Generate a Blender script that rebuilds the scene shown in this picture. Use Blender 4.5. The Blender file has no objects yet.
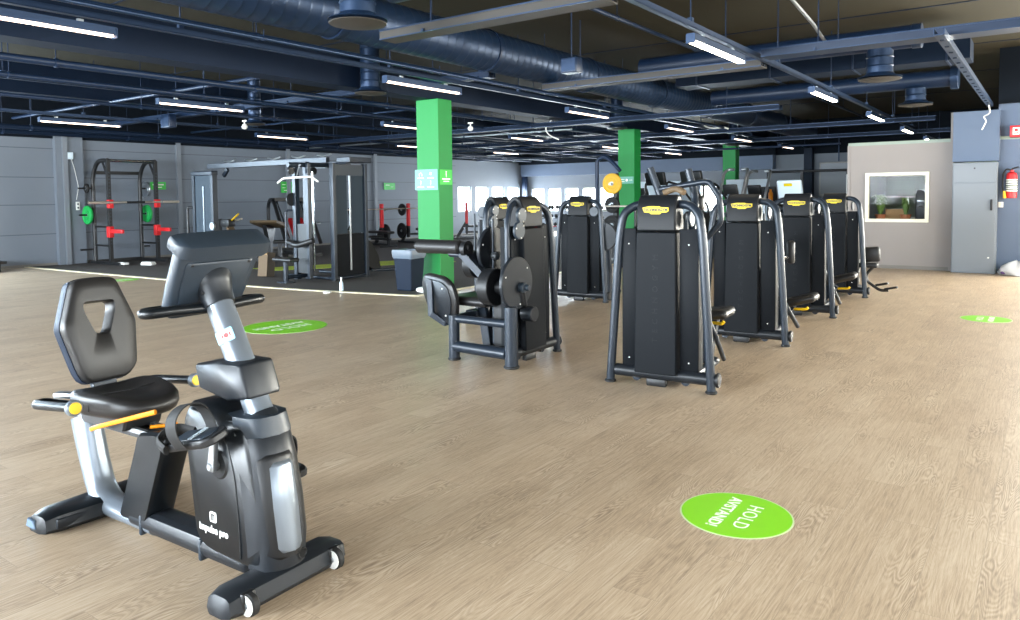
import bpy, bmesh, math, random
from mathutils import Vector, Matrix
random.seed(7)
R = math.radians
PI = math.pi
SC = bpy.context.scene
COL = SC.collection

# ------------------------------------------------------------------ materials
def lin(c):
    if isinstance(c, str):
        c = [int(c[i:i+2], 16)/255 for i in (0, 2, 4)]
    return tuple((x/12.92 if x <= .04045 else ((x+.055)/1.055)**2.4) for x in c) + (1,)

def mat(name, col, rough=.5, metal=0., spec=.5, bump=0., bscale=200., var=0., vscale=8., emit=None, estr=0., coat=0.):
    m = bpy.data.materials.new(name); m.use_nodes = True
    nt = m.node_tree; b = nt.nodes['Principled BSDF']
    b.inputs['Base Color'].default_value = lin(col)
    b.inputs['Roughness'].default_value = rough
    b.inputs['Metallic'].default_value = metal
    b.inputs['Specular IOR Level'].default_value = spec
    b.inputs['Coat Weight'].default_value = coat
    tc = nt.nodes.new('ShaderNodeTexCoord')
    if var:
        n = nt.nodes.new('ShaderNodeTexNoise'); n.inputs['Scale'].default_value = vscale; n.inputs['Detail'].default_value = 4
        nt.links.new(tc.outputs['Object'], n.inputs['Vector'])
        mx = nt.nodes.new('ShaderNodeMix'); mx.data_type = 'RGBA'
        l = lin(col)
        mx.inputs[6].default_value = tuple(x*(1-var) for x in l[:3]) + (1,)
        mx.inputs[7].default_value = tuple(min(1, x*(1+var)) for x in l[:3]) + (1,)
        nt.links.new(n.outputs['Fac'], mx.inputs[0]); nt.links.new(mx.outputs[2], b.inputs['Base Color'])
    if bump:
        n2 = nt.nodes.new('ShaderNodeTexNoise'); n2.inputs['Scale'].default_value = bscale; n2.inputs['Detail'].default_value = 3
        nt.links.new(tc.outputs['Object'], n2.inputs['Vector'])
        bp = nt.nodes.new('ShaderNodeBump'); bp.inputs['Strength'].default_value = bump; bp.inputs['Distance'].default_value = .004
        nt.links.new(n2.outputs['Fac'], bp.inputs['Height']); nt.links.new(bp.outputs['Normal'], b.inputs['Normal'])
    if emit:
        b.inputs['Emission Color'].default_value = lin(emit); b.inputs['Emission Strength'].default_value = estr
    return m

def glass_mat(name, tint, refl=.08, alpha=.9):
    m = bpy.data.materials.new(name); m.use_nodes = True
    nt = m.node_tree; nt.nodes.clear()
    o = nt.nodes.new('ShaderNodeOutputMaterial'); mx = nt.nodes.new('ShaderNodeMixShader')
    t = nt.nodes.new('ShaderNodeBsdfTransparent'); t.inputs[0].default_value = lin(tint)
    g = nt.nodes.new('ShaderNodeBsdfGlossy'); g.inputs['Roughness'].default_value = .02
    mx.inputs[0].default_value = refl
    nt.links.new(t.outputs[0], mx.inputs[1]); nt.links.new(g.outputs[0], mx.inputs[2]); nt.links.new(mx.outputs[0], o.inputs[0])
    return m

def floor_mat():
    m = bpy.data.materials.new('vinyl_oak_planks'); m.use_nodes = True
    nt = m.node_tree; N = nt.nodes.new; L = nt.links.new; b = nt.nodes['Principled BSDF']
    tc = N('ShaderNodeTexCoord')
    mp = N('ShaderNodeMapping'); mp.inputs['Rotation'].default_value = (0, 0, R(90)); L(tc.outputs['Object'], mp.inputs[0])
    br = N('ShaderNodeTexBrick'); br.offset = .37
    br.inputs['Scale'].default_value = 1; br.inputs['Brick Width'].default_value = 1.25; br.inputs['Row Height'].default_value = .19
    br.inputs['Mortar Size'].default_value = .0015; br.inputs['Bias'].default_value = 0
    br.inputs['Color1'].default_value = (0, 0, 0, 1); br.inputs['Color2'].default_value = (1, 1, 1, 1); br.inputs['Mortar'].default_value = (.5, .5, .5, 1)
    L(mp.outputs[0], br.inputs['Vector'])
    # per plank offset of the grain
    off = N('ShaderNodeVectorMath'); off.operation = 'MULTIPLY_ADD'
    L(br.outputs['Color'], off.inputs[0]); off.inputs[1].default_value = (7.3, 3.1, 5.7); L(mp.outputs[0], off.inputs[2])
    st = N('ShaderNodeMapping'); st.inputs['Scale'].default_value = (.9, 5.5, 1); L(off.outputs[0], st.inputs[0])
    w = N('ShaderNodeTexNoise'); w.inputs['Scale'].default_value = 1.5; w.inputs['Detail'].default_value = 1.5; w.inputs['Distortion'].default_value = .35
    L(st.outputs[0], w.inputs['Vector'])
    mm = N('ShaderNodeMath'); mm.operation = 'MULTIPLY'; mm.inputs[1].default_value = 180; L(w.outputs['Fac'], mm.inputs[0])
    st3 = N('ShaderNodeMapping'); st3.inputs['Scale'].default_value = (3.0, 40, 1); L(off.outputs[0], st3.inputs[0])
    fz = N('ShaderNodeTexNoise'); fz.inputs['Scale'].default_value = 1.2; fz.inputs['Detail'].default_value = 5; L(st3.outputs[0], fz.inputs['Vector'])
    ph = N('ShaderNodeMath'); ph.operation = 'MULTIPLY_ADD'; L(fz.outputs['Fac'], ph.inputs[0]); ph.inputs[1].default_value = 9.0; L(mm.outputs[0], ph.inputs[2])
    sn = N('ShaderNodeMath'); sn.operation = 'SINE'; L(ph.outputs[0], sn.inputs[0])
    mk = N('ShaderNodeMapping'); mk.inputs['Scale'].default_value = (1.0, 3.2, 1); L(off.outputs[0], mk.inputs[0])
    msk = N('ShaderNodeTexNoise'); msk.inputs['Scale'].default_value = 1.3; msk.inputs['Detail'].default_value = 1; L(mk.outputs[0], msk.inputs['Vector'])
    mr = N('ShaderNodeMapRange'); mr.inputs[1].default_value = .50; mr.inputs[2].default_value = .68; mr.inputs[3].default_value = .02; mr.inputs[4].default_value = .11; L(msk.outputs['Fac'], mr.inputs[0])
    rg = N('ShaderNodeMath'); rg.operation = 'MULTIPLY'; L(sn.outputs[0], rg.inputs[0]); L(mr.outputs[0], rg.inputs[1])
    st2 = N('ShaderNodeMapping'); st2.inputs['Scale'].default_value = (3.0, 85, 1); L(off.outputs[0], st2.inputs[0])
    f = N('ShaderNodeTexNoise'); f.inputs['Scale'].default_value = 1.4; f.inputs['Detail'].default_value = 8; f.inputs['Roughness'].default_value = .82; L(st2.outputs[0], f.inputs['Vector'])
    big = N('ShaderNodeTexNoise'); big.inputs['Scale'].default_value = 1.6; big.inputs['Detail'].default_value = 3; L(off.outputs[0], big.inputs['Vector'])
    a1 = N('ShaderNodeMath'); a1.operation = 'ADD'; L(rg.outputs[0], a1.inputs[0]); L(f.outputs['Fac'], a1.inputs[1])
    a2 = N('ShaderNodeMath'); a2.operation = 'MULTIPLY_ADD'; L(big.outputs['Fac'], a2.inputs[0]); a2.inputs[1].default_value = .30; L(a1.outputs[0], a2.inputs[2])
    a3 = N('ShaderNodeMath'); a3.operation = 'MULTIPLY_ADD'; L(br.outputs['Color'], a3.inputs[0]); a3.inputs[1].default_value = .04; L(a2.outputs[0], a3.inputs[2])
    cr = N('ShaderNodeValToRGB'); e = cr.color_ramp.elements
    e[0].position = .42; e[0].color = lin('83705d'); e[1].position = .93; e[1].color = lin('d6c5ad')
    k = e.new(.66); k.color = lin('b9a287')
    L(a3.outputs[0], cr.inputs[0])
    mf = N('ShaderNodeMath'); mf.operation = 'MULTIPLY'; mf.inputs[1].default_value = .35; L(br.outputs['Fac'], mf.inputs[0])
    mxm = N('ShaderNodeMix'); mxm.data_type = 'RGBA'; L(mf.outputs[0], mxm.inputs[0]); L(cr.outputs[0], mxm.inputs[6]); mxm.inputs[7].default_value = lin('7d6d5e')
    L(mxm.outputs[2], b.inputs['Base Color'])
    b.inputs['Roughness'].default_value = .38; b.inputs['Specular IOR Level'].default_value = .45
    bp = N('ShaderNodeBump'); bp.inputs['Strength'].default_value = .25; bp.inputs['Distance'].default_value = .002; L(a1.outputs[0], bp.inputs['Height']); L(bp.outputs[0], b.inputs['Normal'])
    return m

def wall_mat(name, col, groove=.0):
    m = mat(name, col, .6, var=.05, vscale=1.5, bump=.15, bscale=60)
    return m

def ceil_mat():
    m = mat('dark_painted_slab', '3a372d', .8, spec=.1, var=.18, vscale=.9, bump=.3, bscale=30)
    return m

M = dict(
    floor=floor_mat(), ceiling=ceil_mat(),
    rubber=mat('speckled_rubber', '4a4540', .8, var=.35, vscale=120, bump=.3, bscale=150),
    line=mat('cream_tape', 'f2e6c4', .5), turf=mat('lime_turf', 'b5c83a', .8, var=.15, vscale=50, bump=.5, bscale=300),
    wall=wall_mat('grey_wall_paint', '6d757f'), wall_light=wall_mat('warm_grey_paint', '8f8884'), wall_blue=wall_mat('blue_grey_paint', '5c6b82'),
    groove=mat('panel_joint', '4c525c', .8), post=mat('wall_post_paint', '767c84', .5),
    white=mat('white_plastic', 'e9e9e4', .4), cream=mat('cream_frame', 'e6e2cc', .45), white_paper=mat('white_vinyl', 'f6f8ec', .5),
    navy=mat('navy_painted_steel', '14263f', .42, var=.12, vscale=3, spec=.35), navy_dark=mat('dark_navy_steel', '0f1d30', .6, var=.1, vscale=3, spec=.15),
    galv=mat('blue_grey_galvanised', '20344f', .38, metal=.45, var=.1, vscale=5), brown=mat('brown_grey_steel', '3d3934', .6, spec=.3),
    black=mat('black_plastic', '17181a', .45), black_gloss=mat('black_shell_plastic', '101418', .32, spec=.35), soft=mat('black_vinyl_pad', '201f1f', .42, bump=.12, bscale=250),
    charcoal=mat('charcoal_metallic_paint', '1d2126', .38, metal=.1, spec=.4), panel=mat('anthracite_panel', '14171b', .5, spec=.1), cover=mat('anthracite_cover', '17191c', .45, spec=.2),
    tube=mat('slate_tube_paint', '222a34', .32, metal=.15, spec=.45), grey=mat('mid_grey_plastic', '27313b', .42), emboss=mat('embossed_grey', '191c1f', .5, spec=.15),
    silver=mat('silver_paint', '828b95', .30, metal=.55), chrome=mat('chrome', 'd6dade', .15, metal=1.), steel=mat('brushed_steel', 'aab0b5', .3, metal=.9),
    yellow=mat('yellow_plastic', 'f3c316', .4), badge=mat('yellow_badge', 'd6bd0c', .45, spec=.3), orange=mat('orange_paint', 'd98408', .4, spec=.3),
    red=mat('red_paint', 'cf2327', .4), red_dk=mat('red_vinyl', 'b5161c', .45), green=mat('green_wall_paint', '0b8438', .55), green_plate=mat('green_rubber', '14a04a', .5),
    lime=mat('lime_floor_vinyl', '86d81a', .38), lime_edge=mat('pale_sticker_edge', 'cfe0b0', .4), sign_green=mat('sign_green', '3fbf4a', .5), sign_pale=mat('pale_green_poster', '5fa892', .35),
    yellow_plate=mat('yellow_rubber', 'd8a90e', .5), rubber_blk=mat('black_rubber', '141414', .7), bar=mat('bar_steel', 'd8cdbf', .3, metal=.7),
    screen=mat('dark_screen', '0b0d10', .12), blue_drk=mat('dark_blue_plastic', '172232', .5, spec=.15), cap_blue=mat('cap_blue_grey', '5d7186', .45), card_dark=mat('tan_card', '66533b', .7), carton=mat('brown_card', 'b08a5e', .7), bag=mat('white_bag', 'dcdde0', .45, bump=.6, bscale=18),
    liner=mat('bin_liner', '66727f', .4, bump=.5, bscale=25), ink=mat('dark_print', '22281c', .5), red_ink=mat('red_print', 'c02a2a', .5), purple=mat('purple_print', '5b3a78', .5),
    leaf=mat('leaf_green', '5f7d3a', .55, var=.3, vscale=20), clay=mat('clay_pot', 'b06a44', .6), office=mat('office_paint', '8f9d92', .6), cyan=mat('cyan_label', '86c8e6', .4),
    shroud=mat('tinted_shield', '2a3742', .6, spec=.3), acrylic=glass_mat('smoked_acrylic', '8fa0ae', .12), glass=glass_mat('window_glass', 'f8f9f9', .003), pale=mat('pale_blue_plastic', 'd0e0ea', .35),
    lamp=mat('lit_diffuser', 'ffffff', .5, emit='fff0d2', estr=7.), lamp_cool=mat('lit_cool_diffuser', 'ccbbb0', .5, emit='ffe0cc', estr=1.8), dark_band=mat('dark_upper_paint', '141a22', .8, spec=.1),
    skirting=mat('skirting_grey', '77726c', .5), cabinet=mat('cabinet_enamel', '737a82', .4), concrete=mat('concrete', '8a8a88', .8),
)

# ------------------------------------------------------------------ mesh builder
def fillet(pts, rad, n=5):
    pts = [Vector(p) for p in pts]
    if len(pts) < 3 or rad <= 0: return pts
    out = [pts[0]]
    for i in range(1, len(pts)-1):
        a, b, c = pts[i-1], pts[i], pts[i+1]
        d1 = (a-b); d2 = (c-b); r = min(rad, d1.length*.49, d2.length*.49)
        p1 = b+d1.normalized()*r; p2 = b+d2.normalized()*r
        for k in range(n+1):
            t = k/n
            out.append(p1*(1-t)**2 + b*2*t*(1-t) + p2*t*t)
    out.append(pts[-1]); return out

XF = [Matrix.Identity(4)]
class MB:
    def __init__(s): s.bm = bmesh.new()
    def ring(s, pts): return [s.bm.verts.new(p) for p in pts]
    def face(s, vs):
        try: return s.bm.faces.new(vs)
        except ValueError: return None
    def loft(s, rings, cap=True, closed=False):
        rs = [s.ring(r) for r in rings]; n = len(rs[0])
        m = len(rs)
        for i in range(m if closed else m-1):
            a, b = rs[i], rs[(i+1) % m]
            for j in range(n): s.face([a[j], a[(j+1) % n], b[(j+1) % n], b[j]])
        if cap and not closed:
            s.face(list(reversed(rs[0]))); s.face(rs[-1])
        return s
    def box(s, c, d, rz=0, bev=0, rot=None):
        m = Matrix.Translation(c) @ (rot if rot is not None else Matrix.Rotation(rz, 4, 'Z'))
        x, y, z = d[0]/2, d[1]/2, d[2]/2
        if bev:
            b = min(bev, x*.9, y*.9, z*.9)
            def rr(X, Y, Z):
                q = []
                for cx, cy, a0 in ((X-b, Y-b, 0), (-X+b, Y-b, 90), (-X+b, -Y+b, 180), (X-b, -Y+b, 270)):
                    for k in (0, 30, 60, 90): q.append((cx, cy, a0+k))
                return q
            lay = []
            base = rr(x, y, z)
            for zz, off in ((-z, b), (-z+b*.3, b*.3), (-z+b, 0), (z-b, 0), (z-b*.3, b*.3), (z, b)):
                lay.append([m @ Vector((px+(b-off)*math.cos(R(a)), py+(b-off)*math.sin(R(a)), zz)) for px, py, a in base])
            return s.loft(lay)
        r = []
        for zz in (-z, z): r.append([m @ Vector(p) for p in ((-x, -y, zz), (x, -y, zz), (x, y, zz), (-x, y, zz))])
        return s.loft(r)
    def tube(s, pts, r, n=12, fil=0, cap=True, closed=False, flat=1.0, fn=5):
        P = fillet(pts, fil, fn) if not closed else [Vector(p) for p in pts]
        m = len(P); T = []
        for i in range(m):
            if closed: t = P[(i+1) % m]-P[i-1]
            else: t = P[min(i+1, m-1)]-P[max(i-1, 0)]
            T.append(t.normalized())
        ref = Vector((0, 0, 1)) if abs(T[0].z) < .9 else Vector((0, 1, 0))
        u = T[0].cross(ref).normalized(); rings = []
        for i in range(m):
            u = (u - T[i]*u.dot(T[i])).normalized(); v = T[i].cross(u)
            rr = r[i*len(r)//m] if isinstance(r, (list, tuple)) else r
            if isinstance(r, (list, tuple)) and len(r) == 2: rr = r[0]+(r[1]-r[0])*i/(m-1)
            rings.append([P[i]+u*(rr*math.cos(2*PI*k/n))+v*(rr*flat*math.sin(2*PI*k/n)) for k in range(n)])
        return s.loft(rings, cap, closed)
    def cyl(s, a, b, r, r2=None, n=20):
        return s.tube([a, b], [r, r2] if r2 is not None else r, n)
    def drum(s, a, b, r, n=28, bev=.006):
        a = Vector(a); b = Vector(b); d = (b-a).normalized(); bev = min(bev, (b-a).length*.3)
        ref = Vector((0, 0, 1)) if abs(d.z) < .9 else Vector((0, 1, 0)); u = d.cross(ref).normalized(); v = d.cross(u); rings = []
        for p, rr in ((a, r-bev), (a+d*bev, r), (b-d*bev, r), (b, r-bev)):
            rings.append([p+u*(rr*math.cos(2*PI*k/n))+v*(rr*math.sin(2*PI*k/n)) for k in range(n)])
        return s.loft(rings)
    def beam(s, a, b, w, h, up=(0, 0, 1)):
        a = Vector(a); b = Vector(b); d = (b-a).normalized(); up = Vector(up)
        sx = d.cross(up)
        if sx.length < 1e-4: sx = d.cross(Vector((0, 1, 0)))
        sx.normalize(); sz = sx.cross(d); rings = []
        for p in (a, b): rings.append([p+sx*(w/2*i)+sz*(h/2*j) for i, j in ((-1, -1), (1, -1), (1, 1), (-1, 1))])
        return s.loft(rings)
    def prism(s, out, plane, a, b, inset=0):
        """out: 2-D outline; plane 'xz' extrudes along y, 'yz' along x, 'xy' along z"""
        cx = sum(p[0] for p in out)/len(out); cy = sum(p[1] for p in out)/len(out)
        def lift(p, t): return {'xz': (p[0], t, p[1]), 'yz': (t, p[0], p[1]), 'xy': (p[0], p[1], t)}[plane]
        def ins(p):
            d = math.hypot(p[0]-cx, p[1]-cy) or 1; k = max(0, d-inset)/d
            return (cx+(p[0]-cx)*k, cy+(p[1]-cy)*k)
        if inset:
            q = [ins(p) for p in out]; g = 1 if b > a else -1; e = min(inset, abs(b-a)*.35)*g
            lay = [[lift(p, a) for p in q], [lift(p, a+e) for p in out], [lift(p, b-e) for p in out], [lift(p, b) for p in q]]
        else: lay = [[lift(p, a) for p in out], [lift(p, b) for p in out]]
        return s.loft(lay)
    def lathe(s, prof, c=(0, 0, 0), n=24, axis='z'):
        rings = []
        for r, h in prof:
            q = []
            for k in range(n):
                a = 2*PI*k/n; x, y = r*math.cos(a), r*math.sin(a)
                p = {'z': (x, y, h), 'x': (h, x, y), 'y': (x, h, y)}[axis]
                q.append((p[0]+c[0], p[1]+c[1], p[2]+c[2]))
            rings.append(q)
        return s.loft(rings)
    def ball(s, c, r, sc=(1, 1, 1), n=16):
        prof = []
        rings = []
        for i in range(1, 9):
            t = -PI/2+PI*i/9
            rings.append([(c[0]+r*sc[0]*math.cos(t)*math.cos(2*PI*k/n), c[1]+r*sc[1]*math.cos(t)*math.sin(2*PI*k/n), c[2]+r*sc[2]*math.sin(t)) for k in range(n)])
        return s.loft(rings)
    def xf(s, m):
        bmesh.ops.transform(s.bm, matrix=m, verts=s.bm.verts); return s
    def build(s, name, m, parent=None, smooth=True, bevel=0, sub=0, ang=38):
        me = bpy.data.meshes.new(name)
        bmesh.ops.recalc_face_normals(s.bm, faces=s.bm.faces)
        s.bm.transform(XF[-1]) if parent is not None else None
        if XF[-1].determinant() < 0: bmesh.ops.reverse_faces(s.bm, faces=s.bm.faces)
        s.bm.to_mesh(me); s.bm.free()
        me.materials.append(M[m] if isinstance(m, str) else m)
        o = bpy.data.objects.new(name, me); COL.objects.link(o)
        if smooth:
            me.polygons.foreach_set('use_smooth', [True]*len(me.polygons)); me.set_sharp_from_angle(angle=R(ang))
        if parent is not None: o.parent = parent
        if bevel:
            b = o.modifiers.new('Bevel', 'BEVEL'); b.width = bevel; b.segments = 2; b.limit_method = 'ANGLE'; b.angle_limit = R(35)
        if sub:
            q = o.modifiers.new('Subdivision', 'SUBSURF'); q.levels = q.render_levels = sub
        return o

def rrect(w, h, r, n=5, cx=0, cy=0):
    out = []
    for x, y, a0 in ((w/2-r, h/2-r, 0), (-w/2+r, h/2-r, 90), (-w/2+r, -h/2+r, 180), (w/2-r, -h/2+r, 270)):
        for k in range(n+1):
            a = R(a0+90*k/n); out.append((cx+x+r*math.cos(a), cy+y+r*math.sin(a)))
    return out

def rpoly(pts, r, n=4):
    out = []; m = len(pts)
    for i in range(m):
        a, b, c = Vector(pts[i-1]), Vector(pts[i]), Vector(pts[(i+1) % m])
        d1 = a-b; d2 = c-b; q = min(r, d1.length*.45, d2.length*.45)
        p1 = b+d1.normalized()*q; p2 = b+d2.normalized()*q
        for k in range(n+1):
            t = k/n; p = p1*(1-t)**2+b*2*t*(1-t)+p2*t*t; out.append((p.x, p.y))
    return out

def thing(name, label, cat, loc=(0, 0, 0), rz=0, group=None):
    o = bpy.data.objects.new(name, None); COL.objects.link(o); o.empty_display_size = .1
    o.location = loc; o.rotation_euler = (0, 0, rz); o['label'] = label; o['category'] = cat
    if group: o['group'] = group
    return o
def tag(o, label, cat, group=None, kind=None):
    o['label'] = label; o['category'] = cat
    if group: o['group'] = group
    if kind: o['kind'] = kind
    return o
def struct(o): o['kind'] = 'structure'; return o
def lab(o, l): o['label'] = l; return o
def kids(o): return [c for c in bpy.data.objects if c.parent == o]
def copy_tree(o, parent=None):
    c = o.copy(); COL.objects.link(c)
    if parent: c.parent = parent
    for ch in kids(o): copy_tree(ch, c)
    return c
def dup(o, label, loc=None, rz=None):
    c = copy_tree(o); c['label'] = label
    if loc is not None: c.location = loc
    if rz is not None: c.rotation_euler = (0, 0, rz)
    return c

def text(s, size, m, parent, mtx, name='lettering', depth=.0008, bold=False, spacing=1.0, ax='CENTER', sx=1):
    cu = bpy.data.curves.new(name, 'FONT'); cu.body = s; cu.size = size; cu.extrude = depth; cu.align_x = ax; cu.align_y = 'CENTER'
    cu.space_character = spacing; cu.resolution_u = 3
    if bold: cu.offset = size*(bold if bold is not True else .022)
    t = bpy.data.objects.new('tmp', cu); COL.objects.link(t)
    dg = bpy.context.evaluated_depsgraph_get(); me = bpy.data.meshes.new_from_object(t.evaluated_get(dg))
    bpy.data.objects.remove(t); me.name = name
    me.transform(mtx @ Matrix.Scale(sx, 4, (1, 0, 0)))
    if parent is not None: me.transform(XF[-1])
    me.materials.clear(); me.materials.append(M[m])
    o = bpy.data.objects.new(name, me); COL.objects.link(o)
    if parent is not None: o.parent = parent
    return o
def frame(x, y, o):
    """matrix whose X axis is x, Y axis is y, at o"""
    x = Vector(x).normalized(); y = Vector(y); z = x.cross(y).normalized(); y = z.cross(x)
    return Matrix(((x.x, y.x, z.x, o[0]), (x.y, y.y, z.y, o[1]), (x.z, y.z, z.z, o[2]), (0, 0, 0, 1)))

# ------------------------------------------------------------------ room shell
XL, XR, YB, YF = -19.2, 4.5, -6.0, 27.8   # left wall, right wall, wall behind the camera, far wall
ZC = 4.1
def sbox(name, c, d, m, bev=0): return struct(MB().box(c, d).build(name, m, None, smooth=False, bevel=bev))
sbox('floor', ((XL+XR)/2, (YB+YF)/2, -.05), (XR-XL+.8, YF-YB+.8, .1), 'floor')
sbox('ceiling', ((XL+XR)/2, (YB+YF)/2, ZC+.1), (XR-XL+.8, YF-YB+.8, .2), 'ceiling')


def wall_with_holes(name, axis, pos, thick, a0, a1, holes, z0h, z1h, m, z1=ZC):
    """axis 'x': wall lies in plane x=pos and runs along y; holes = [(start,end)]"""
    b = MB()
    def bx(p, q, z, w):
        if q-p < 1e-4 or w-z < 1e-4: return
        c = ((p+q)/2, (z+w)/2)
        if axis == 'x': b.box((pos, c[0], c[1]), (thick, q-p, w-z))
        else: b.box((c[0], pos, c[1]), (q-p, thick, w-z))
    if not holes: bx(a0, a1, 0, z1)
    else:
        bx(a0, a1, 0, z0h); bx(a0, a1, z1h, z1)
        e = a0
        for s_, t_ in holes: bx(e, s_, z0h, z1h); e = t_
        bx(e, a1, z0h, z1h)
    return struct(b.build(name, m, None, smooth=False))

LW2 = [(-5.2, -2.0), (-1.4, 1.8), (2.4, 5.6)]
LW = [(23.15+1.14*i, 23.15+1.14*i+.86) for i in range(4)]
BW = [(-18.8+.87*i, -18.8+.87*i+.66) for i in range(11)]
wall_with_holes('wall_left', 'x', XL-.15, .3, 7.0, YF+.3, LW, .92, 1.94, 'wall')
wall_with_holes('wall_left_front', 'x', XL-.15, .3, YB, 7.0, LW2, .9, 2.9, 'wall')
wall_with_holes('wall_far', 'y', YF+.15, .3, XL-.3, XR, BW, .86, 1.86, 'wall')
FWN = [(.55, 2.15), (2.5, 4.1)]
RW = [(-4.6, -1.4), (-.6, 2.6), (3.4, 6.6), (7.4, 10.6), (11.4, 14.6)]
wall_with_holes('wall_right', 'x', XR+.15, .3, YB, YF+.3, RW, .9, 3.0, 'wall_light')
NW = [(-16.5, -13.0), (-12.2, -8.7), (-7.9, -4.4), (-3.6, -.1), (.4, 3.6)]
wall_with_holes('wall_behind', 'y', YB-.15, .3, XL-.3, XR+.3, NW, .9, 3.0, 'wall_light')

wn = [0]
def window(axis, pos, a, b, z0, z1, fw=.04, mull=0):
    wn[0] += 1
    f = MB(); g = MB()
    def bar(p, q, z, w):
        c = ((p+q)/2, (z+w)/2)
        if axis == 'x': f.box((pos, c[0], c[1]), (.06, q-p, w-z))
        else: f.box((c[0], pos, c[1]), (q-p, .06, w-z))
    bar(a, b, z0, z0+fw); bar(a, b, z1-fw, z1); bar(a, a+fw, z0+fw, z1-fw); bar(b-fw, b, z0+fw, z1-fw)
    for k in range(mull):
        x = a+(b-a)*(k+1)/(mull+1); bar(x-fw/2, x+fw/2, z0+fw, z1-fw)
    w = struct(f.build('window_%d' % wn[0], 'cream' if axis != 'z' else 'cream', None, smooth=False))
    if axis == 'x': g.box((pos, (a+b)/2, (z0+z1)/2), (.008, b-a-2*fw, z1-z0-2*fw))
    else: g.box(((a+b)/2, pos, (z0+z1)/2), (b-a-2*fw, .008, z1-z0-2*fw))
    g.build('window_pane', 'glass', w, smooth=False)
    return w
for a, b in LW: window('x', XL-.1, a, b, .92, 1.94)
for a, b in LW2: window('x', XL-.1, a, b, .9, 2.9, .06, 1)
for a, b in BW: window('y', YF+.1, a, b, .86, 1.86)
for a, b in RW: window('x', XR+.1, a, b, .9, 3.0, .06, 1)
for a, b in NW: window('y', YB-.1, a, b, .9, 3.0, .06, 1)

# soffit with bright lower edge above the far windows, a post in the corner
sbox('trim_1', (-13.6, YF-.2, 2.66), (11.0, .4, .52), 'wall_blue')
for nm, c_, d_ in (('trim_50', (XL+.02, (YB+YF)/2, 3.55), (.04, YF-YB, 1.1)), ('trim_51', (-13.6, YF-.42, 3.5), (11.2, .04, 1.2)), ('trim_52', (-4.0, YF-.02, 3.5), (8.4, .04, 1.2)), ('trim_53', (XR-.02, (YB+YF)/2, 3.6), (.04, YF-YB, 1.0))): sbox(nm, c_, d_, 'dark_band')
sbox('trim_2', (XL+.16, YF-.18, 1.5), (.18, .2, 3.0), 'navy')
# wall panel joints on the left wall
g = MB()
for z in (.75, 1.44, 2.08, 2.76): g.box((XL+.004, 14.7, z), (.01, 16.6, .016))
struct(g.build('trim_3', 'groove', None, smooth=False))
# pilaster and vertical posts on the left wall
sbox('trim_4', (XL+.07, 8.48, 1.55), (.14, .62, 3.1), 'wall')
sbox('trim_5', (XL+.17, 8.36, 1.55), (.07, .1, 3.1), 'post')
sbox('trim_6', (XL+.04, 11.3, 1.55), (.08, .12, 3.1), 'post')
sbox('trim_7', (XL+.04, 14.9, 1.55), (.08, .12, 3.1), 'post')
sbox('trim_8', (XL+.04, 18.6, 1.55), (.08, .12, 3.1), 'post')
sbox('baseboard_left', (XL+.01, (YB+YF)/2, .03), (.02, YF-YB, .06), 'skirting')

# office box with its window
OY = 16.5
b = MB()
def ob(x0, x1, z0, z1): b.box(((x0+x1)/2, OY, (z0+z1)/2), (x1-x0, .1, z1-z0))
wx0, wx1, wz0, wz1 = -3.02, -1.89, .92, 1.90
ob(-3.35, wx0, 0, 2.45); ob(wx1, -1.5, 0, 2.45); ob(wx0, wx1, 0, wz0); ob(wx0, wx1, wz1, 2.45)
struct(b.build('wall_office', 'wall_light', None, smooth=False))
sbox('wall_office_left', (-3.32, OY+2.0, 1.225), (.06, 3.9, 2.45), 'wall')
sbox('wall_office_inside', (-1.5, OY+3.9, 1.225), (3.6, .08, 2.45), 'office')
sbox('ceiling_office', (-1.5, OY+1.95, 2.48), (3.7, 4.0, .06), 'office')
sbox('wall_office_right', (-1.3, OY+2.0, 1.225), (.06, 3.8, 2.45), 'office')
sbox('baseboard_office', (-2.42, OY-.06, .035), (1.84, .02, .07), 'skirting')
sbox('trim_9', (-3.33, OY-.005, 1.23), (.06, .12, 2.46), 'wall_light')
wn[0] += 1
f = MB()
for (x0, x1, z0, z1) in ((wx0, wx1, wz0, wz0+.065), (wx0, wx1, wz1-.065, wz1), (wx0, wx0+.065, wz0+.065, wz1-.065), (wx1-.065, wx1, wz0+.065, wz1-.065)):
    f.box(((x0+x1)/2, OY-.03, (z0+z1)/2), (x1-x0, .12, z1-z0))
wof = struct(f.build('window_%d' % wn[0], 'cream', None, smooth=False, bevel=.004))
MB().box(((wx0+wx1)/2, OY, (wz0+wz1)/2), (wx1-wx0-.13, .008, wz1-wz0-.13)).build('window_pane', 'glass', wof, smooth=False)

# wall to the right of the office, bulkhead above the cabinet
wall_with_holes('wall_front', 'y', OY+.05, .12, -.80, XR, FWN, .5, 2.7, 'wall_blue', ZC)
for a, b in FWN: window('y', OY+.06, a, b, .5, 2.7, .05)
sbox('trim_10', (-1.13, OY-.10, 2.52), (.73, .32, .92), 'wall_blue', .004)
sbox('trim_11', (-1.52, OY-.04, 1.5), (.05, .14, 2.98), 'wall_light')
sbox('baseboard_front', (1.8, OY-.02, .04), (5.1, .02, .08), 'skirting')
sbox('trim_12', (1.85, OY-.06, 3.6), (5.3, .1, 1.0), 'dark_band')

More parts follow.
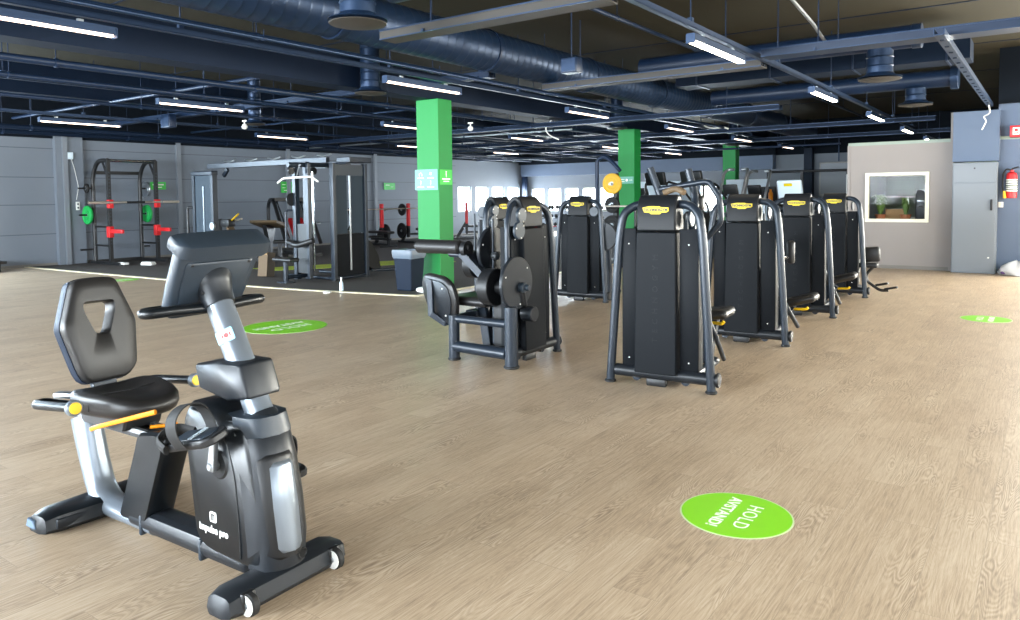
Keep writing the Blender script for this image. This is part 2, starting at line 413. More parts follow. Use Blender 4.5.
# rubber floor with cream tape edge
edge = [(-19.2, 7.5), (-12.5, 7.76), (-10.0, 8.02), (-7.85, 8.45)]
poly = edge + [(-7.7, 24.0), (-19.2, 24.0)]
struct(MB().prism(poly, 'xy', .0, .006).build('floor_rubber', 'rubber', None, smooth=False))
lb = MB()
def strip(b_, p, q, w, z0=.006, z1=.009):
    p = Vector(p); q = Vector(q); d = (q-p).normalized(); n = Vector((-d.y, d.x))*w/2
    b_.prism([tuple(p-n), tuple(q-n), tuple(q+n), tuple(p+n)], 'xy', z0, z1)
for i in range(3): strip(lb, edge[i], edge[i+1], .10, .0, .009)
strip(lb, (-7.85, 8.42), (-7.7, 24.0), .10, .0, .009)
struct(lb.build('trim_13', 'line', None, smooth=False))
tb = MB(); tb.prism([(-14.1, 9.9), (-13.2, 9.9), (-11.2, 13.4), (-12.3, 13.9)], 'xy', .006, .010)
tag(tb.build('turf_strip', 'turf', None, smooth=False), 'lime green turf strip on the dark rubber floor behind the cable station', 'floor strip')

# green columns
def column(i, x0, x1, y0, y1):
    o = sbox('trim_%d' % (20+i), ((x0+x1)/2, (y0+y1)/2, 1.56), (x1-x0, y1-y0, 3.12), 'green', .008)
    return o
column(0, -8.62, -8.14, 9.33, 9.68)
column(1, -8.66, -8.22, 16.62, 16.97)
column(2, -8.66, -8.24, 23.9, 24.25)

# posters on the columns
def poster(label, cat, mtx, w, h, m, items=(), frame_m=None):
    t = thing('poster', label, cat, (0, 0, 0))
    MB().box((0, 0, .004), (w, h, .008)).xf(mtx).build('sheet', m, t, smooth=False)
    for kind, x, y, s_ in items:
        if kind == 'head':
            q = MB(); q.tube([(x-s_, y-s_, .01), (x-s_, y+s_*.3, .01), (x, y+s_, .01), (x+s_, y+s_*.3, .01), (x+s_, y-s_, .01)], s_*.22, 6, s_*.5)
            q.xf(mtx).build('pictogram', 'white_paper', t)
        elif kind == 'drop':
            MB().lathe([(.001, -.002), (s_*.8, -.002), (s_*.8, .002), (.001, .002)], (x, y, .01)).xf(mtx).build('pictogram', 'white_paper', t)
        elif kind == 'man':
            q = MB(); q.lathe([(.001, -.002), (s_*.35, -.002), (s_*.35, .002), (.001, .002)], (x, y+s_*.9, .01), 12); q.box((x, y, .01), (s_*.5, s_, .004)); q.box((x, y-s_*.9, .01), (s_*.25, s_*.8, .004))
            q.xf(mtx).build('pictogram', 'white_paper', t)
        elif kind == 'bar':
            MB().box((x, y, .009), (s_, s_*.12, .003)).xf(mtx).build('print_line', 'white_paper', t, smooth=False)
    return t
poster('pale reflective poster with pictograms on the front face of the nearest green column', 'poster', frame((1, 0, 0), (0, 0, 1), (-8.41, 9.327, 1.80)), .50, .34, 'sign_pale',
       [('head', -.12, .09, .03), ('drop', .1, .1, .03), ('bar', -.12, .03, .14), ('bar', .1, .03, .14), ('man', -.12, -.05, .03), ('man', .1, -.05, .03), ('bar', .1, -.12, .14), ('bar', -.12, -.12, .14)])
poster('small green notice with white figure on the window side of the nearest green column', 'poster', frame((0, 1, 0), (0, 0, 1), (-8.137, 9.5, 1.84)), .30, .25, 'sign_green',
       [('man', 0, .05, .04), ('bar', 0, -.03, .2), ('bar', 0, -.07, .14)])
poster('pale strip notice across the middle green column', 'poster', frame((1, 0, 0), (0, 0, 1), (-8.44, 16.617, 1.88)), .40, .17, 'sign_pale', [('drop', .02, 0, .04), ('bar', -.1, .02, .12), ('bar', -.1, -.03, .12), ('bar', .13, 0, .08)])
poster('bright green square sheet on the grey left wall above the red padded press', 'sign', frame((0, 1, 0), (0, 0, 1), (XL+.02, 14.84, 1.88)), .42, .34, 'sign_green',
       [('bar', -.1, .08, .12), ('bar', .1, .08, .12), ('bar', -.1, -.02, .12), ('bar', .1, -.02, .12), ('bar', 0, -.1, .2)])
poster('small green sign on the left wall beyond the cable station', 'sign', frame((0, 1, 0), (0, 0, 1), (XL+.02, 19.3, 1.93)), .55, .24, 'sign_green', [('bar', -.1, .04, .2), ('bar', .12, -.02, .12)])
poster('light green sign on the left wall behind the power rack', 'sign', frame((0, 1, 0), (0, 0, 1), (XL+.02, 10.72, 1.90)), .42, .2, 'sign_green', [('bar', 0, .03, .3), ('bar', 0, -.04, .2)])

# floor stickers
def sticker(label, cx, cy, rz, r=.265, words=True):
    t = thing('floor_sticker', label, 'floor sticker', (cx, cy, .0), rz, 'lime green distance stickers on the floor')
    MB().lathe([(.001, 0), (r, 0), (r, .0012), (.001, .0012)], n=64).build('rim', 'lime_edge', t, smooth=False)
    MB().lathe([(.001, .001), (r-.008, .001), (r-.008, .002), (.001, .002)], n=64).build('disc', 'lime', t, smooth=False)
    if words:
        k = r/.265
        text('HOLD', .100*k, 'white_paper', t, Matrix.Translation((0, .055*k, .0022)), depth=.0003, spacing=1.1)
        text('AVSTAND!', .080*k, 'white_paper', t, Matrix.Translation((0, -.058*k, .0022)), depth=.0003, bold=True)
    return t
sticker('large round lime green HOLD AVSTAND sticker on the floor nearest the camera', -1.165, 3.41, R(-90), .257)
sticker('round lime green floor sticker just behind the exercise bike console mast', -7.31, 5.58, R(-90), .49)
sticker('round lime green floor sticker in front of the office, at the right edge', -.585, 10.40, R(90))
sticker('narrow lime green floor sticker in front of the power rack, beyond the bike seat', -14.31, 7.26, R(-90)).location.z = .001

WORLD = 2.2
E_RIGHT = [10, 35, 90, 110, 90]
E_BACK = [290, 450, 490, 130, 10]
E_FAR = 40
E_FRONT = 260
E_LEFT = 190
EXPO = 2.12

# ------------------------------------------------------------------ exercise bike (local +x = front, towards the mast)
RX = lambda a: Matrix.Rotation(R(a), 4, 'X')
def make_bike():
    t = thing('exercise_bike', 'black and silver recumbent exercise bike standing alone at front left', 'exercise bike', (-2.40, 1.78, 0), R(2))
    # front stabiliser
    prof = [(-.09, .025), (-.075, .012), (.075, .012), (.085, .03), (.075, .085), (.05, .10), (-.03, .10), (-.075, .075)]
    b = MB(); rings = []
    for y, k, dz in ((-.29, .45, -.02), (-.275, .8, -.008), (-.22, 1, 0), (.22, 1, 0), (.275, .8, -.008), (.29, .45, -.02)):
        rings.append([(x*k, y, .012+(z-.012)*k) for x, z in prof])
    b.loft(rings); ff = b.build('front_foot', 'charcoal', t)
    lab(ff, 'front stabiliser bar with two transport wheels')
    for s_ in (-1, 1):
        w = MB(); w.drum((.085, s_*.205-.016, .045), (.085, s_*.205+.016, .045), .042); w = w.build('wheel', 'rubber_blk', ff)
        q = MB(); q.lathe([(.0345, -.001), (.036, -.003), (.0375, -.001), (.036, .002)], (.085, s_*.205-.018, .045), 20, 'y'); q.build('wheel_rim', 'white', w)
        q = MB(); q.drum((.085, s_*.205-.022, .045), (.085, s_*.205-.014, .045), .011); q.build('axle_bolt', 'steel', w)
        q = MB(); q.box((.055, s_*.205, .055), (.06, .06, .07), bev=.012); q.build('wheel_fork', 'black', ff)
    for s_ in (-1, 1): MB().drum((-.02, s_*.24, 0), (-.02, s_*.24, .02), .03).build('levelling_pad', 'rubber_blk', ff)
    # rear stabiliser
    b = MB(); rings = []
    for y, k in ((-.31, .45), (-.295, .8), (-.24, 1.05), (0, 1.3), (.24, 1.05), (.295, .8), (.31, .45)):
        rings.append([(-1.30+x*k*1.15, y, .012+(z-.012)*min(1, k)) for x, z in prof])
    b.loft(rings); rf = b.build('rear_foot', 'black_gloss', t)
    q = MB(); q.box((-1.205, -.13, .05), (.02, .26, .045), bev=.006); q.build('side_rail', 'charcoal', rf)
    q = MB(); q.prism([(-1.365, .03), (-1.285, .03), (-1.30, .065), (-1.35, .07)], 'xz', -.318, -.302, .004); lab(q.build('end_cap', 'cap_blue', rf), 'blue grey end cap')
    for s_ in (-1, 1): MB().drum((-1.30, s_*.25, 0), (-1.30, s_*.25, .02), .035).build('levelling_pad', 'rubber_blk', rf)
    # silver curved rear tube, oval section
    path = fillet([(-1.43, 0, .45), (-1.385, 0, .30), (-1.29, 0, .055), (-1.02, 0, .05), (-.80, 0, .05)], .30, 12)
    b = MB(); rings = []
    for i, p in enumerate(path):
        a = path[max(i-1, 0)]; c = path[min(i+1, len(path)-1)]; d = (c-a).normalized(); n = Vector((-d.z, 0, d.x))
        t_ = i/(len(path)-1); wid = .066; hh = .072-.028*min(1, t_*1.2)
        rings.append([p+n*(hh*math.cos(2*PI*k/24))+Vector((0, wid*math.sin(2*PI*k/24), 0)) for k in range(24)])
    b.loft(rings); b.build('rear_tube', 'silver', t)
    # base spine
    b = MB(); b.box((-.55, 0, .068), (.86, .14, .092), bev=.036); b.build('base_beam', 'charcoal', t)
    for x in (-.86, -.42): MB().box((x, 0, .058), (.022, .146, .094), bev=.03).build('beam_collar', 'grey', t)
    # support post under the rails
    b = MB(); s0 = [(-1.135, .03), (-.86, .06)]; s1 = [(-.915, .455), (-.66, .47)]
    o = rpoly([(-1.04, .05), (-.83, .06), (-.675, .40), (-.66, .475), (-.71, .50), (-.86, .48), (-.885, .43)], .03)
    b.prism(o, 'xz', -.068, .068, .016); lab(b.build('support_post', 'black_gloss', t), 'leaning dark support post')
    # seat rails
    for s_ in (-1, 1):
        MB().beam((-1.45, s_*.045, .475), (-.72, s_*.045, .475), .022, .02).build('seat_rail', 'steel', t)
    b = MB(); b.beam((-1.46, 0, .455), (-.80, 0, .455), .085, .03); b.build('rail_cover', 'black', t)
    b = MB(); b.prism(rpoly([(-1.30, .47), (-.93, .47), (-.90, .56), (-1.30, .56)], .02), 'xz', -.09, .09, .01); carr = b.build('seat_carriage', 'black', t)
    MB().drum((-1.06, -.098, .535), (-1.06, -.088, .535), .010).build('bolt', 'chrome', carr)
    # yellow lever
    b = MB(); b.tube([(-1.13, -.13, .465), (-1.04, -.145, .495), (-.56, -.155, .637)], .0065, 8, .05, flat=1.6); b.build('adjustment_lever', 'orange', t)
    b = MB(); b.tube([(-.80, -.04, .505), (-.76, .0, .507), (-.72, .04, .512)], .008, 8, .03); lab(b.build('pull_tab', 'orange', t), 'orange pull tab')
    # seat: wide lobed rear, narrower nose
    def seat_outline(k):
        pts = [(-1.25, -.11), (-1.22, -.18), (-1.12, -.20), (-1.02, -.185), (-.88, -.155), (-.80, -.10), (-.785, 0)]
        full = pts + [(x, -y) for x, y in reversed(pts[:-1])]
        o = rpoly(full, .05, 3); cx = -1.03
        return [(cx+(x-cx)*k, y*k) for x, y in o]
    b = MB(); rings = []
    for z, k in ((.545, .86), (.56, .95), (.585, 1.0), (.61, .99), (.628, .93), (.634, .8), (.628, .5), (.622, .2)):
        ring = []
        for x, y in seat_outline(k):
            dz = .022*min(1, (abs(y)/.2)**2)*(z > .6) - .012*max(0, (x+.95)/.15)*(z > .6)
            ring.append((x, y, z+dz))
        rings.append(ring)
    b.loft(rings); st = b.build('seat', 'soft', t, ang=60)
    b = MB(); b.tube([(-1.03, -.188, .575), (-1.03, -.183, .615), (-1.03, -.13, .640), (-1.03, 0, .631), (-1.03, .13, .640), (-1.03, .188, .6)], .0035, 6, .02); b.build('seam', 'black', st)
    # backrest with a tapered opening
    tilt = Matrix.Translation((-1.235, .0, .65)) @ Matrix.Rotation(R(-12), 4, 'Y') @ Matrix.Rotation(R(6), 4, 'Z')
    outer = rpoly([(-.10, .0), (.10, .0), (.155, .05), (.182, .27), (.105, .485), (.04, .495), (-.04, .495), (-.105, .485), (-.182, .27), (-.128, .05)], .025, 5)
    hole = rpoly([(-.072, .375), (.072, .375), (.072, .335), (.030, .225), (-.030, .225), (-.072, .335)], .018, 5)
    def resample(poly, cen, n=72):
        out = []
        m = len(poly)
        for i in range(n):
            a = 2*PI*i/n; d = (math.cos(a), math.sin(a)); best = 0
            for j in range(m):
                x1, y1 = poly[j][0]-cen[0], poly[j][1]-cen[1]; x2, y2 = poly[(j+1) % m][0]-cen[0], poly[(j+1) % m][1]-cen[1]
                ex, ey = x2-x1, y2-y1; den = d[0]*ey-d[1]*ex
                if abs(den) < 1e-9: continue
                tt = (x1*ey-y1*ex)/den; uu = (x1*d[1]-y1*d[0])/den
                if tt > 0 and -1e-6 <= uu <= 1+1e-6: best = max(best, tt)
            out.append((cen[0]+d[0]*best, cen[1]+d[1]*best))
        return out
    cen = (0, .325); O = resample(outer, cen); H = resample(hole, cen)
    def mixr(A, B, k): return [(a[0]*(1-k)+b_[0]*k, a[1]*(1-k)+b_[1]*k) for a, b_ in zip(A, B)]
    def shrink(A, k): return [(cen[0]+(a[0]-cen[0])*k, cen[1]+(a[1]-cen[1])*k) for a in A]
    loop = [(O, -.012, 1), (O, .024, 1), (shrink(O, .985), .034, 1), (shrink(O, .95), .040, 1), (mixr(O, H, .5), .042, 1), (shrink(H, 1.10), .040, 1), (H, .028, 1), (H, -.03, 1), (shrink(H, 1.12), -.036, 1), (shrink(O, .93), -.036, 1), (shrink(O, .985), -.03, 1)]
    b = MB(); b.loft([[tuple(tilt @ Vector((d, y, z))) for y, z in A] for A, d, _ in loop], cap=False, closed=True)
    bk = b.build('backrest', 'soft', t, ang=50)
    q = MB(); q.loft([[tuple(tilt @ Vector((d, y, z))) for y, z in A] for A, d in ((shrink(O, .9), -.065), (shrink(O, 1.0), -.05), (shrink(O, 1.015), -.004), (shrink(O, 1.003), -.004), (shrink(H, 1.15), -.038), (shrink(H, 1.35), -.065))], cap=False, closed=True)
    lab(q.build('back_shell', 'blue_drk', bk, ang=50), 'dark blue rear shell')
    b = MB(); b.beam((-1.235, .0, .575), (-1.29, .0, .75), .11, .03, up=(1, 0, 0)); lab(b.build('back_bracket', 'grey', t), 'grey bracket joining seat and backrest')
    # rear side handles
    for s_ in (-1, 1):
        b = MB(); b.tube([(-1.20, s_*.10, .545), (-1.33, s_*.23, .585), (-1.30, s_*.285, .59), (-.965, s_*.285, .625)], .021, 14, .05)
        h = b.build('side_handle', 'black_gloss', t)
        q = MB(); q.drum((-.97, s_*.285, .624), (-.94, s_*.285, .627), .034); q.build('end_ring', 'silver', h)
        q = MB(); q.drum((-.942, s_*.285, .627), (-.934, s_*.285, .628), .025); lab(q.build('end_button', 'yellow', h), 'yellow end button')
    b = MB(); b.box((-1.31, -.14, .60), (.12, .05, .03), rz=R(25), bev=.01); lab(b.build('hand_sensor', 'steel', t), 'silver hand sensor plate')
    # shroud
    b = MB(); side = rpoly([(-.47, .63), (-.40, .13), (-.34, .085), (-.08, .075), (.025, .09), (.045, .20), (.03, .40), (-.01, .56), (-.05, .645), (-.10, .665), (-.22, .665), (-.33, .69), (-.43, .69)], .035, 4)
    b.prism(side, 'xz', -.105, .105, .035); sh = b.build('shroud', 'black_gloss', t, ang=50)
    q = MB()
    fr = [(-.075, .655, .080), (-.02, .60, .088), (.012, .5, .092), (.038, .34, .097), (.055, .20, .097), (.05, .10, .09)]
    rings = []
    for x, z, w in fr:
        rings.append([(x-.11, -w-.012, z-.01), (x-.02, -w-.008, z), (x+.015, -w*.72, z), (x+.03, -w*.35, z), (x+.033, 0, z), (x+.03, w*.35, z), (x+.015, w*.72, z), (x-.02, w+.008, z), (x-.11, w+.012, z-.01)])
    q.loft(rings); q.build('front_cover', 'charcoal', sh, ang=60)
    q = MB(); rings = []
    for x, z, w in ((.016, .505, .040), (.022, .49, .056), (.045, .34, .060), (.064, .19, .056), (.066, .17, .040)):
        rings.append([(x-.012, -w-.022, z), (x+.022, -w*.8-.018, z), (x+.036, -.01, z), (x+.030, w*.7-.01, z), (x+.01, w-.018, z)])
    q.loft(rings); lab(q.build('front_panel', 'silver', sh, ang=70), 'brushed silver front panel')
    q = MB(); rings = []
    for x, z, w in ((.004, .535, .055), (.010, .515, .072), (.036, .34, .076), (.057, .165, .072), (.058, .145, .055)):
        rings.append([(x-.014, -w-.022, z), (x+.020, -w*.8-.018, z), (x+.034, -.01, z), (x+.028, w*.7-.01, z), (x+.006, w-.018, z)])
    q.loft(rings); q.build('panel_surround', 'black', sh, ang=70)
    q = MB(); rings = []
    for x, z, w in ((-.085, .675, .078), (-.045, .67, .088), (-.025, .60, .094), (-.045, .59, .09)):
        rings.append([(x-.09, -w-.012, z), (x-.01, -w-.004, z), (x+.028, -w*.7, z), (x+.044, 0, z), (x+.028, w*.7, z), (x-.01, w+.004, z), (x-.09, w+.012, z)])
    q.loft(rings); q.build('cover_collar', 'grey', sh, ang=50)
    q = MB(); q.lathe([(.016, 0), (.019, .003), (.022, 0)], (.084, .04, .135), 16, 'x'); q.build('screw_ring', 'black', sh)
    q = MB(); q.tube([(-.25, -.106, .62), (-.17, -.106, .58), (-.12, -.106, .44), (-.10, -.106, .22), (-.10, -.106, .12)], .003, 6, .06); lab(q.build('cover_seam', 'black', sh), 'seam along the side cover')
    # lettering: square mark over "impulse pro"
    F = frame((1, 0, 0), (0, 0, 1), (-.265, -.1065, .195))
    text('impulse pro', .042, 'white', sh, F, depth=.001, bold=True, sx=.92)
    F2 = frame((1, 0, 0), (0, 0, 1), (-.265, -.1065, .248))
    q = MB(); q.prism(rrect(.042, .042, .008), 'xy', -.001, .001); q.xf(F2).build('square_mark', 'white', sh, smooth=False)
    q = MB()
    for px in (-.009, 0, .009): q.box((px, -.004, .0015), (.004, .022, .002))
    q.box((.0, .010, .0015), (.022, .005, .002)); q.xf(F2).build('mark_stripes', 'black', sh, smooth=False)
    # crank and pedals
    c0 = (-.22, .47)
    q = MB(); q.lathe([(.052, -.112), (.060, -.105), (.060, -.09), (.052, -.112)], (c0[0], 0, c0[1]), 24, 'y'); q.build('crank_recess', 'black', sh)
    q = MB(); q.drum((c0[0], -.15, c0[1]), (c0[0], .15, c0[1]), .018); cr = q.build('crank_axle', 'steel', t)
    for s_, dz in ((-1, 1), (1, -1)):
        e = (c0[0]+.02*dz, s_*.135, c0[1]+.115*dz)
        q = MB(); q.prism(rpoly([(c0[0]-.02, c0[1]-.02*dz), (c0[0]+.02, c0[1]-.02*dz), (e[0]+.014, e[2]), (e[0]-.014, e[2])], .01), 'xz', e[1]-.01, e[1]+.01, .004)
        arm = q.build('crank_arm', 'steel', t)
        rot = Matrix.Translation((e[0]-.01, s_*.20, e[2]+.012)) @ Matrix.Rotation(R(-14 if dz > 0 else 6), 4, 'Y') @ RX(16 if dz > 0 else 0) @ Matrix.Diagonal((1.1, 1.15, 1.1, 1))
        q = MB(); q.prism(rpoly([(-.125, -.048), (.10, -.052), (.135, -.03), (.135, .03), (.10, .052), (-.125, .048)], .015), 'xy', -.014, .014, .006); q.xf(rot)
        pd = q.build('pedal', 'black', t)
        q = MB(); q.prism(rpoly([(-.10, -.036), (.09, -.038), (.11, 0), (.09, .038), (-.10, .036)], .012), 'xy', .013, .019, .003); q.xf(rot); lab(q.build('tread', 'grey', pd), 'grey ribbed tread')
        q = MB(); q.box((.02, 0, .021), (.02, .07, .004)); q.xf(rot); q.build('tread_stripe', 'pale', pd)
        q = MB(); pts = [(.0, -.062, 0), (-.005, -.07, .05), (.0, -.055, .105), (.0, 0, .13), (.0, .055, .105), (-.005, .07, .05), (.0, .062, 0)]
        P_ = fillet(pts, .04, 4); rings = []
        for p in P_: rings.append([(p[0]-.03, p[1], p[2]), (p[0]+.03, p[1], p[2]), (p[0]+.03, p[1]*1.04, p[2]+.005), (p[0]-.03, p[1]*1.04, p[2]+.005)])
        q.loft(rings); q.xf(rot); q.build('strap', 'rubber_blk', pd, ang=50)
        q = MB(); q.tube([(-.10, -.058, 0), (-.155, -.045, .03), (-.16, 0, .045), (-.155, .045, .03), (-.10, .058, 0)], .010, 8, .03, flat=2.2); q.xf(rot); q.build('heel_strap', 'rubber_blk', pd)
    # mast
    m0, m1 = Vector((-.075, 0, .63)), Vector((-.345, 0, 1.10)); md = (m1-m0).normalized()
    b = MB(); b.tube([m0-md*.05, m1], .054, 24); ms = b.build('mast', 'silver', t)
    b = MB(); b.tube([m0-md*.02, m0+md*.04], [.078, .062], 24); b.build('mast_collar', 'charcoal', t)
    side = rpoly([(-.40, .84), (-.375, .745), (-.20, .715), (-.06, .74), (-.105, .87), (-.25, .87)], .012)
    b = MB(); b.prism(side, 'xz', -.082, .082, .014); lab(b.build('bottle_holder', 'charcoal', t, ang=50), 'dark wedge shaped holder wrapped round the mast')
    # small label on the mast
    side_n = Vector((0, -1, 0)); xm = Vector((.3, -.95, 0)).normalized()
    o = m0+md*.37+Vector((0, -.0, 0)); nrm = Vector((.55, -.83, 0)).normalized()
    nrm = (nrm-md*nrm.dot(md)).normalized(); xa = nrm.cross(md)*-1
    FM = frame(xa, md, o+nrm*.0535)
    if (FM.col[2].xyz).dot(nrm) < 0: FM = frame(-xa, md, o+nrm*.0535)
    q = MB(); q.prism(rrect(.072, .052, .006), 'xy', -.002, .002); q.xf(FM); lb_ = q.build('warning_label', 'cyan', ms, smooth=False)
    q = MB(); q.prism(rrect(.046, .038, .004, cx=.006), 'xy', .002, .003); q.xf(FM); q.build('label_field', 'white', lb_, smooth=False)
    q = MB(); q.lathe([(.006, .003), (.010, .003), (.010, .004), (.006, .004)], (.006, 0, 0), 16); q.box((-.010, 0, .0035), (.006, .016, .001)); q.box((.022, 0, .0035), (.006, .016, .001)); q.xf(FM); q.build('label_symbol', 'red_ink', lb_, smooth=False)
    # neck and console
    b = MB(); b.tube([m1-md*.03, m1+md*.03, (-.385, 0, 1.19), (-.43, 0, 1.24)], [.062, .088], 24, .04); nk = b.build('console_neck', 'charcoal', t)
    q = MB(); q.drum((-.345, -.074, 1.13), (-.345, -.060, 1.13), .008); q.build('bolt', 'black', nk)
    u = Vector((.165, 0, .30)).normalized(); n = Vector((u.z, 0, -u.x)); c = Vector((-.465, 0, 1.045))
    CF = Matrix(((0, u.x, n.x, c.x), (1, u.y, n.y, c.y), (0, u.z, n.z, c.z), (0, 0, 0, 1)))
    b = MB(); out = rpoly([(-.165, -.01), (.165, -.01), (.18, .12), (.190, .33), (-.190, .33), (-.18, .12)], .04, 6)
    b.prism(out, 'xy', -.03, .03, .012); b.xf(CF); cs = b.build('console', 'grey', t, ang=50)
    b = MB(); out = rpoly([(-.13, .03), (.13, .03), (.15, .13), (.155, .26), (-.155, .26), (-.15, .13)], .02, 4); b.prism(out, 'xy', .026, .040, .008); b.xf(CF); b.build('back_cover', 'grey', cs, ang=50)
    b = MB(); rings = []
    for xx, h0, h1, zf in ((-.20, .295, .325, -.01), (-.195, .285, .338, .03), (-.165, .285, .346, .055), (0, .283, .352, .062), (.165, .285, .352, .062), (.20, .29, .350, .05), (.207, .31, .345, .02)):
        rings.append([(xx, h0, zf), (xx, h1-.006, zf), (xx, h1, zf-.012), (xx, h1, -.05), (xx, h0, -.05)])
    b.loft(rings); b.xf(CF); lab(b.build('console_hood', 'grey', cs, ang=50), 'rounded hood along the console top')
    b = MB(); b.prism(rrect(.28, .18, .02, cy=.17), 'xy', -.034, -.029); b.xf(CF); b.build('screen', 'screen', cs, smooth=False)
    for px, py in ((-.13, .25), (.13, .25)):
        q = MB(); q.drum((px, py, .036), (px, py, .043), .007, 12); q.xf(CF); q.build('screw', 'black', cs)
    for s_ in (-1, 1):
        b = MB(); b.tube([(-.36, s_*.03, 1.065), (-.38, s_*.19, 1.07), (-.40, s_*.255, 1.067), (-.44, s_*.265, 1.064), (-.48, s_*.23, 1.062), (-.49, s_*.08, 1.06)], .021, 14, .035)
        b.build('handlebar', 'black_gloss', t)
    return t
make_bike()

# ------------------------------------------------------------------ selectorised strength machines
def tower(t, text_v=True, left_tube=True, depth=.9, bx=.20):
    """tower with its cover facing local -y, user side at +y"""
    prof = [(-.03, .11), (-.005, 1.22), (.00, 1.40), (.03, 1.47), (.07, 1.505), (.13, 1.50), (.18, 1.45), (.20, 1.30), (.20, 1.0), (.20, .11)]
    def spine(z0, z1, grow=0.):
        # clip the profile between two heights
        pts = []
        for i, (y, z) in enumerate(prof):
            j = (i+1) % len(prof); y2, z2 = prof[j]
            if z0-1e-6 <= z <= z1+1e-6: pts.append((y, z))
            for zz in (z0, z1):
                if (z-zz)*(z2-zz) < -1e-9: k = (zz-z)/(z2-z); pts.append((y+(y2-y)*k, zz))
        return pts
    b = MB(); b.prism(spine(.11, 1.215), 'yz', -.190, .150)
    for v in b.bm.verts: v.co.x *= (1.0-.085*v.co.z/1.5)
    cc = b.build('column_cover', 'panel', t, bevel=.008)
    b = MB(); b.prism(spine(1.222, 1.51), 'yz', -.190, .150)
    for v in b.bm.verts: v.co.x *= (1.0-.085*v.co.z/1.5)
    tc = b.build('top_cover', 'cover', t, bevel=.014)
    F = frame((1, 0, 0), (0, 0, 1), (-.02, -.006, 1.385))
    b = MB(); b.prism([(-.105, .020), (-.075, .026), (-.055, .031), (.03, .031), (.045, .024), (.105, .022), (.105, -.006), (.09, -.016), (.05, -.018), (.035, -.030), (-.035, -.030), (-.05, -.018), (-.09, -.016), (-.098, .0)], 'xy', -.004, .003)
    b.xf(F); bd = b.build('badge', 'badge', tc, smooth=False)
    text('TECHNOGYM', .030, 'black', bd, F @ Matrix.Translation((0, .003, .0045)), depth=.0012, bold=.04, spacing=1.06)
    # raised lettering running up the cover
    if text_v:
        text('TECHNOGYM', .062, 'emboss', cc, frame((0, .0225, 1), (-1, 0, 0), (-.02, -.0172, .70)) , 'raised_lettering', depth=.001, spacing=2.2)
    for s_ in (-1, 1):
        wc, ww = (.231, .150) if s_ > 0 else (-.254, .118)
        b = MB(); b.box((wc, .055, .69), (ww, .035, 1.10), bev=.005); w = b.build('side_panel', 'panel', t)
        b = MB(); b.box((wc+s_*ww*.46, .11, .69), (.012, .09, 1.08)); b.build('panel_edge', 'panel', w, smooth=False)
        for z in (.21, 1.12):
            q = MB(); q.drum((wc, .032, z), (wc, .040, z), .006, 10); q.build('bolt', 'white', w)
        if s_ < 0 and not left_tube: continue
        b = MB(); b.tube([(s_*.12, .11, 1.43), (s_*.22, .09, 1.425), (s_*.305, .05, 1.36), (s_*.335, .04, 1.17), (s_*.41, .02, .012)], .034, 14, .08)
        fr_ = b.build('frame_tube', 'tube', t)
        q = MB(); q.drum((s_*.41, .02, 0), (s_*.41, .02, .022), .045); q.build('foot_cap', 'black', fr_)
    b = MB(); b.tube([(-.37, .05, .10), (.44, .05, .10)], .048, 18); ct = b.build('cross_tube', 'charcoal', t)
    q = MB(); q.drum((.44, .05, .10), (.465, .05, .10), .056); q.build('end_cap', 'black', ct)
    b = MB(); b.box((-.03, .05, .03), (.16, .05, .06), bev=.01); b.build('floor_lock', 'black', t)
    # weights and guides behind the cover
    ws = MB(); ws.box((0, .28, .42), (.30, .16, .62)); w = ws.build('weight_stack', 'black', t, smooth=False)
    for s_ in (-1, 1):
        MB().cyl((s_*.10, .40, .12), (s_*.10, .40, 1.30), .012).build('guide_rod', 'grey', t)
        if s_ < 0 and not left_tube: continue
        MB().beam((s_*.24, .18, .12), (s_*.24, .18, 1.20), .05, .08).build('upright', 'tube', t)
        MB().drum((s_*.19, .20, 1.32), (s_*.21, .20, 1.32), .07).build('pulley', 'grey', t)
    b = MB(); b.tube([(-bx, .05, .06), (-bx, depth, .06)], .035, 12); b.tube([(bx, .05, .06), (bx, depth, .06)], .035, 12); b.tube([(-bx, depth, .06), (bx, depth, .06)], .035, 12)
    b.build('base_frame', 'tube', t)

def pad(t, c, d, m='soft', name='pad', rot=None, bev=.025):
    return MB().box(c, d, bev=bev, rot=rot).build(name, m, t, ang=50)
RY = lambda a: Matrix.Rotation(R(a), 4, 'Y')
RX = lambda a: Matrix.Rotation(R(a), 4, 'X')
RZ = lambda a: Matrix.Rotation(R(a), 4, 'Z')

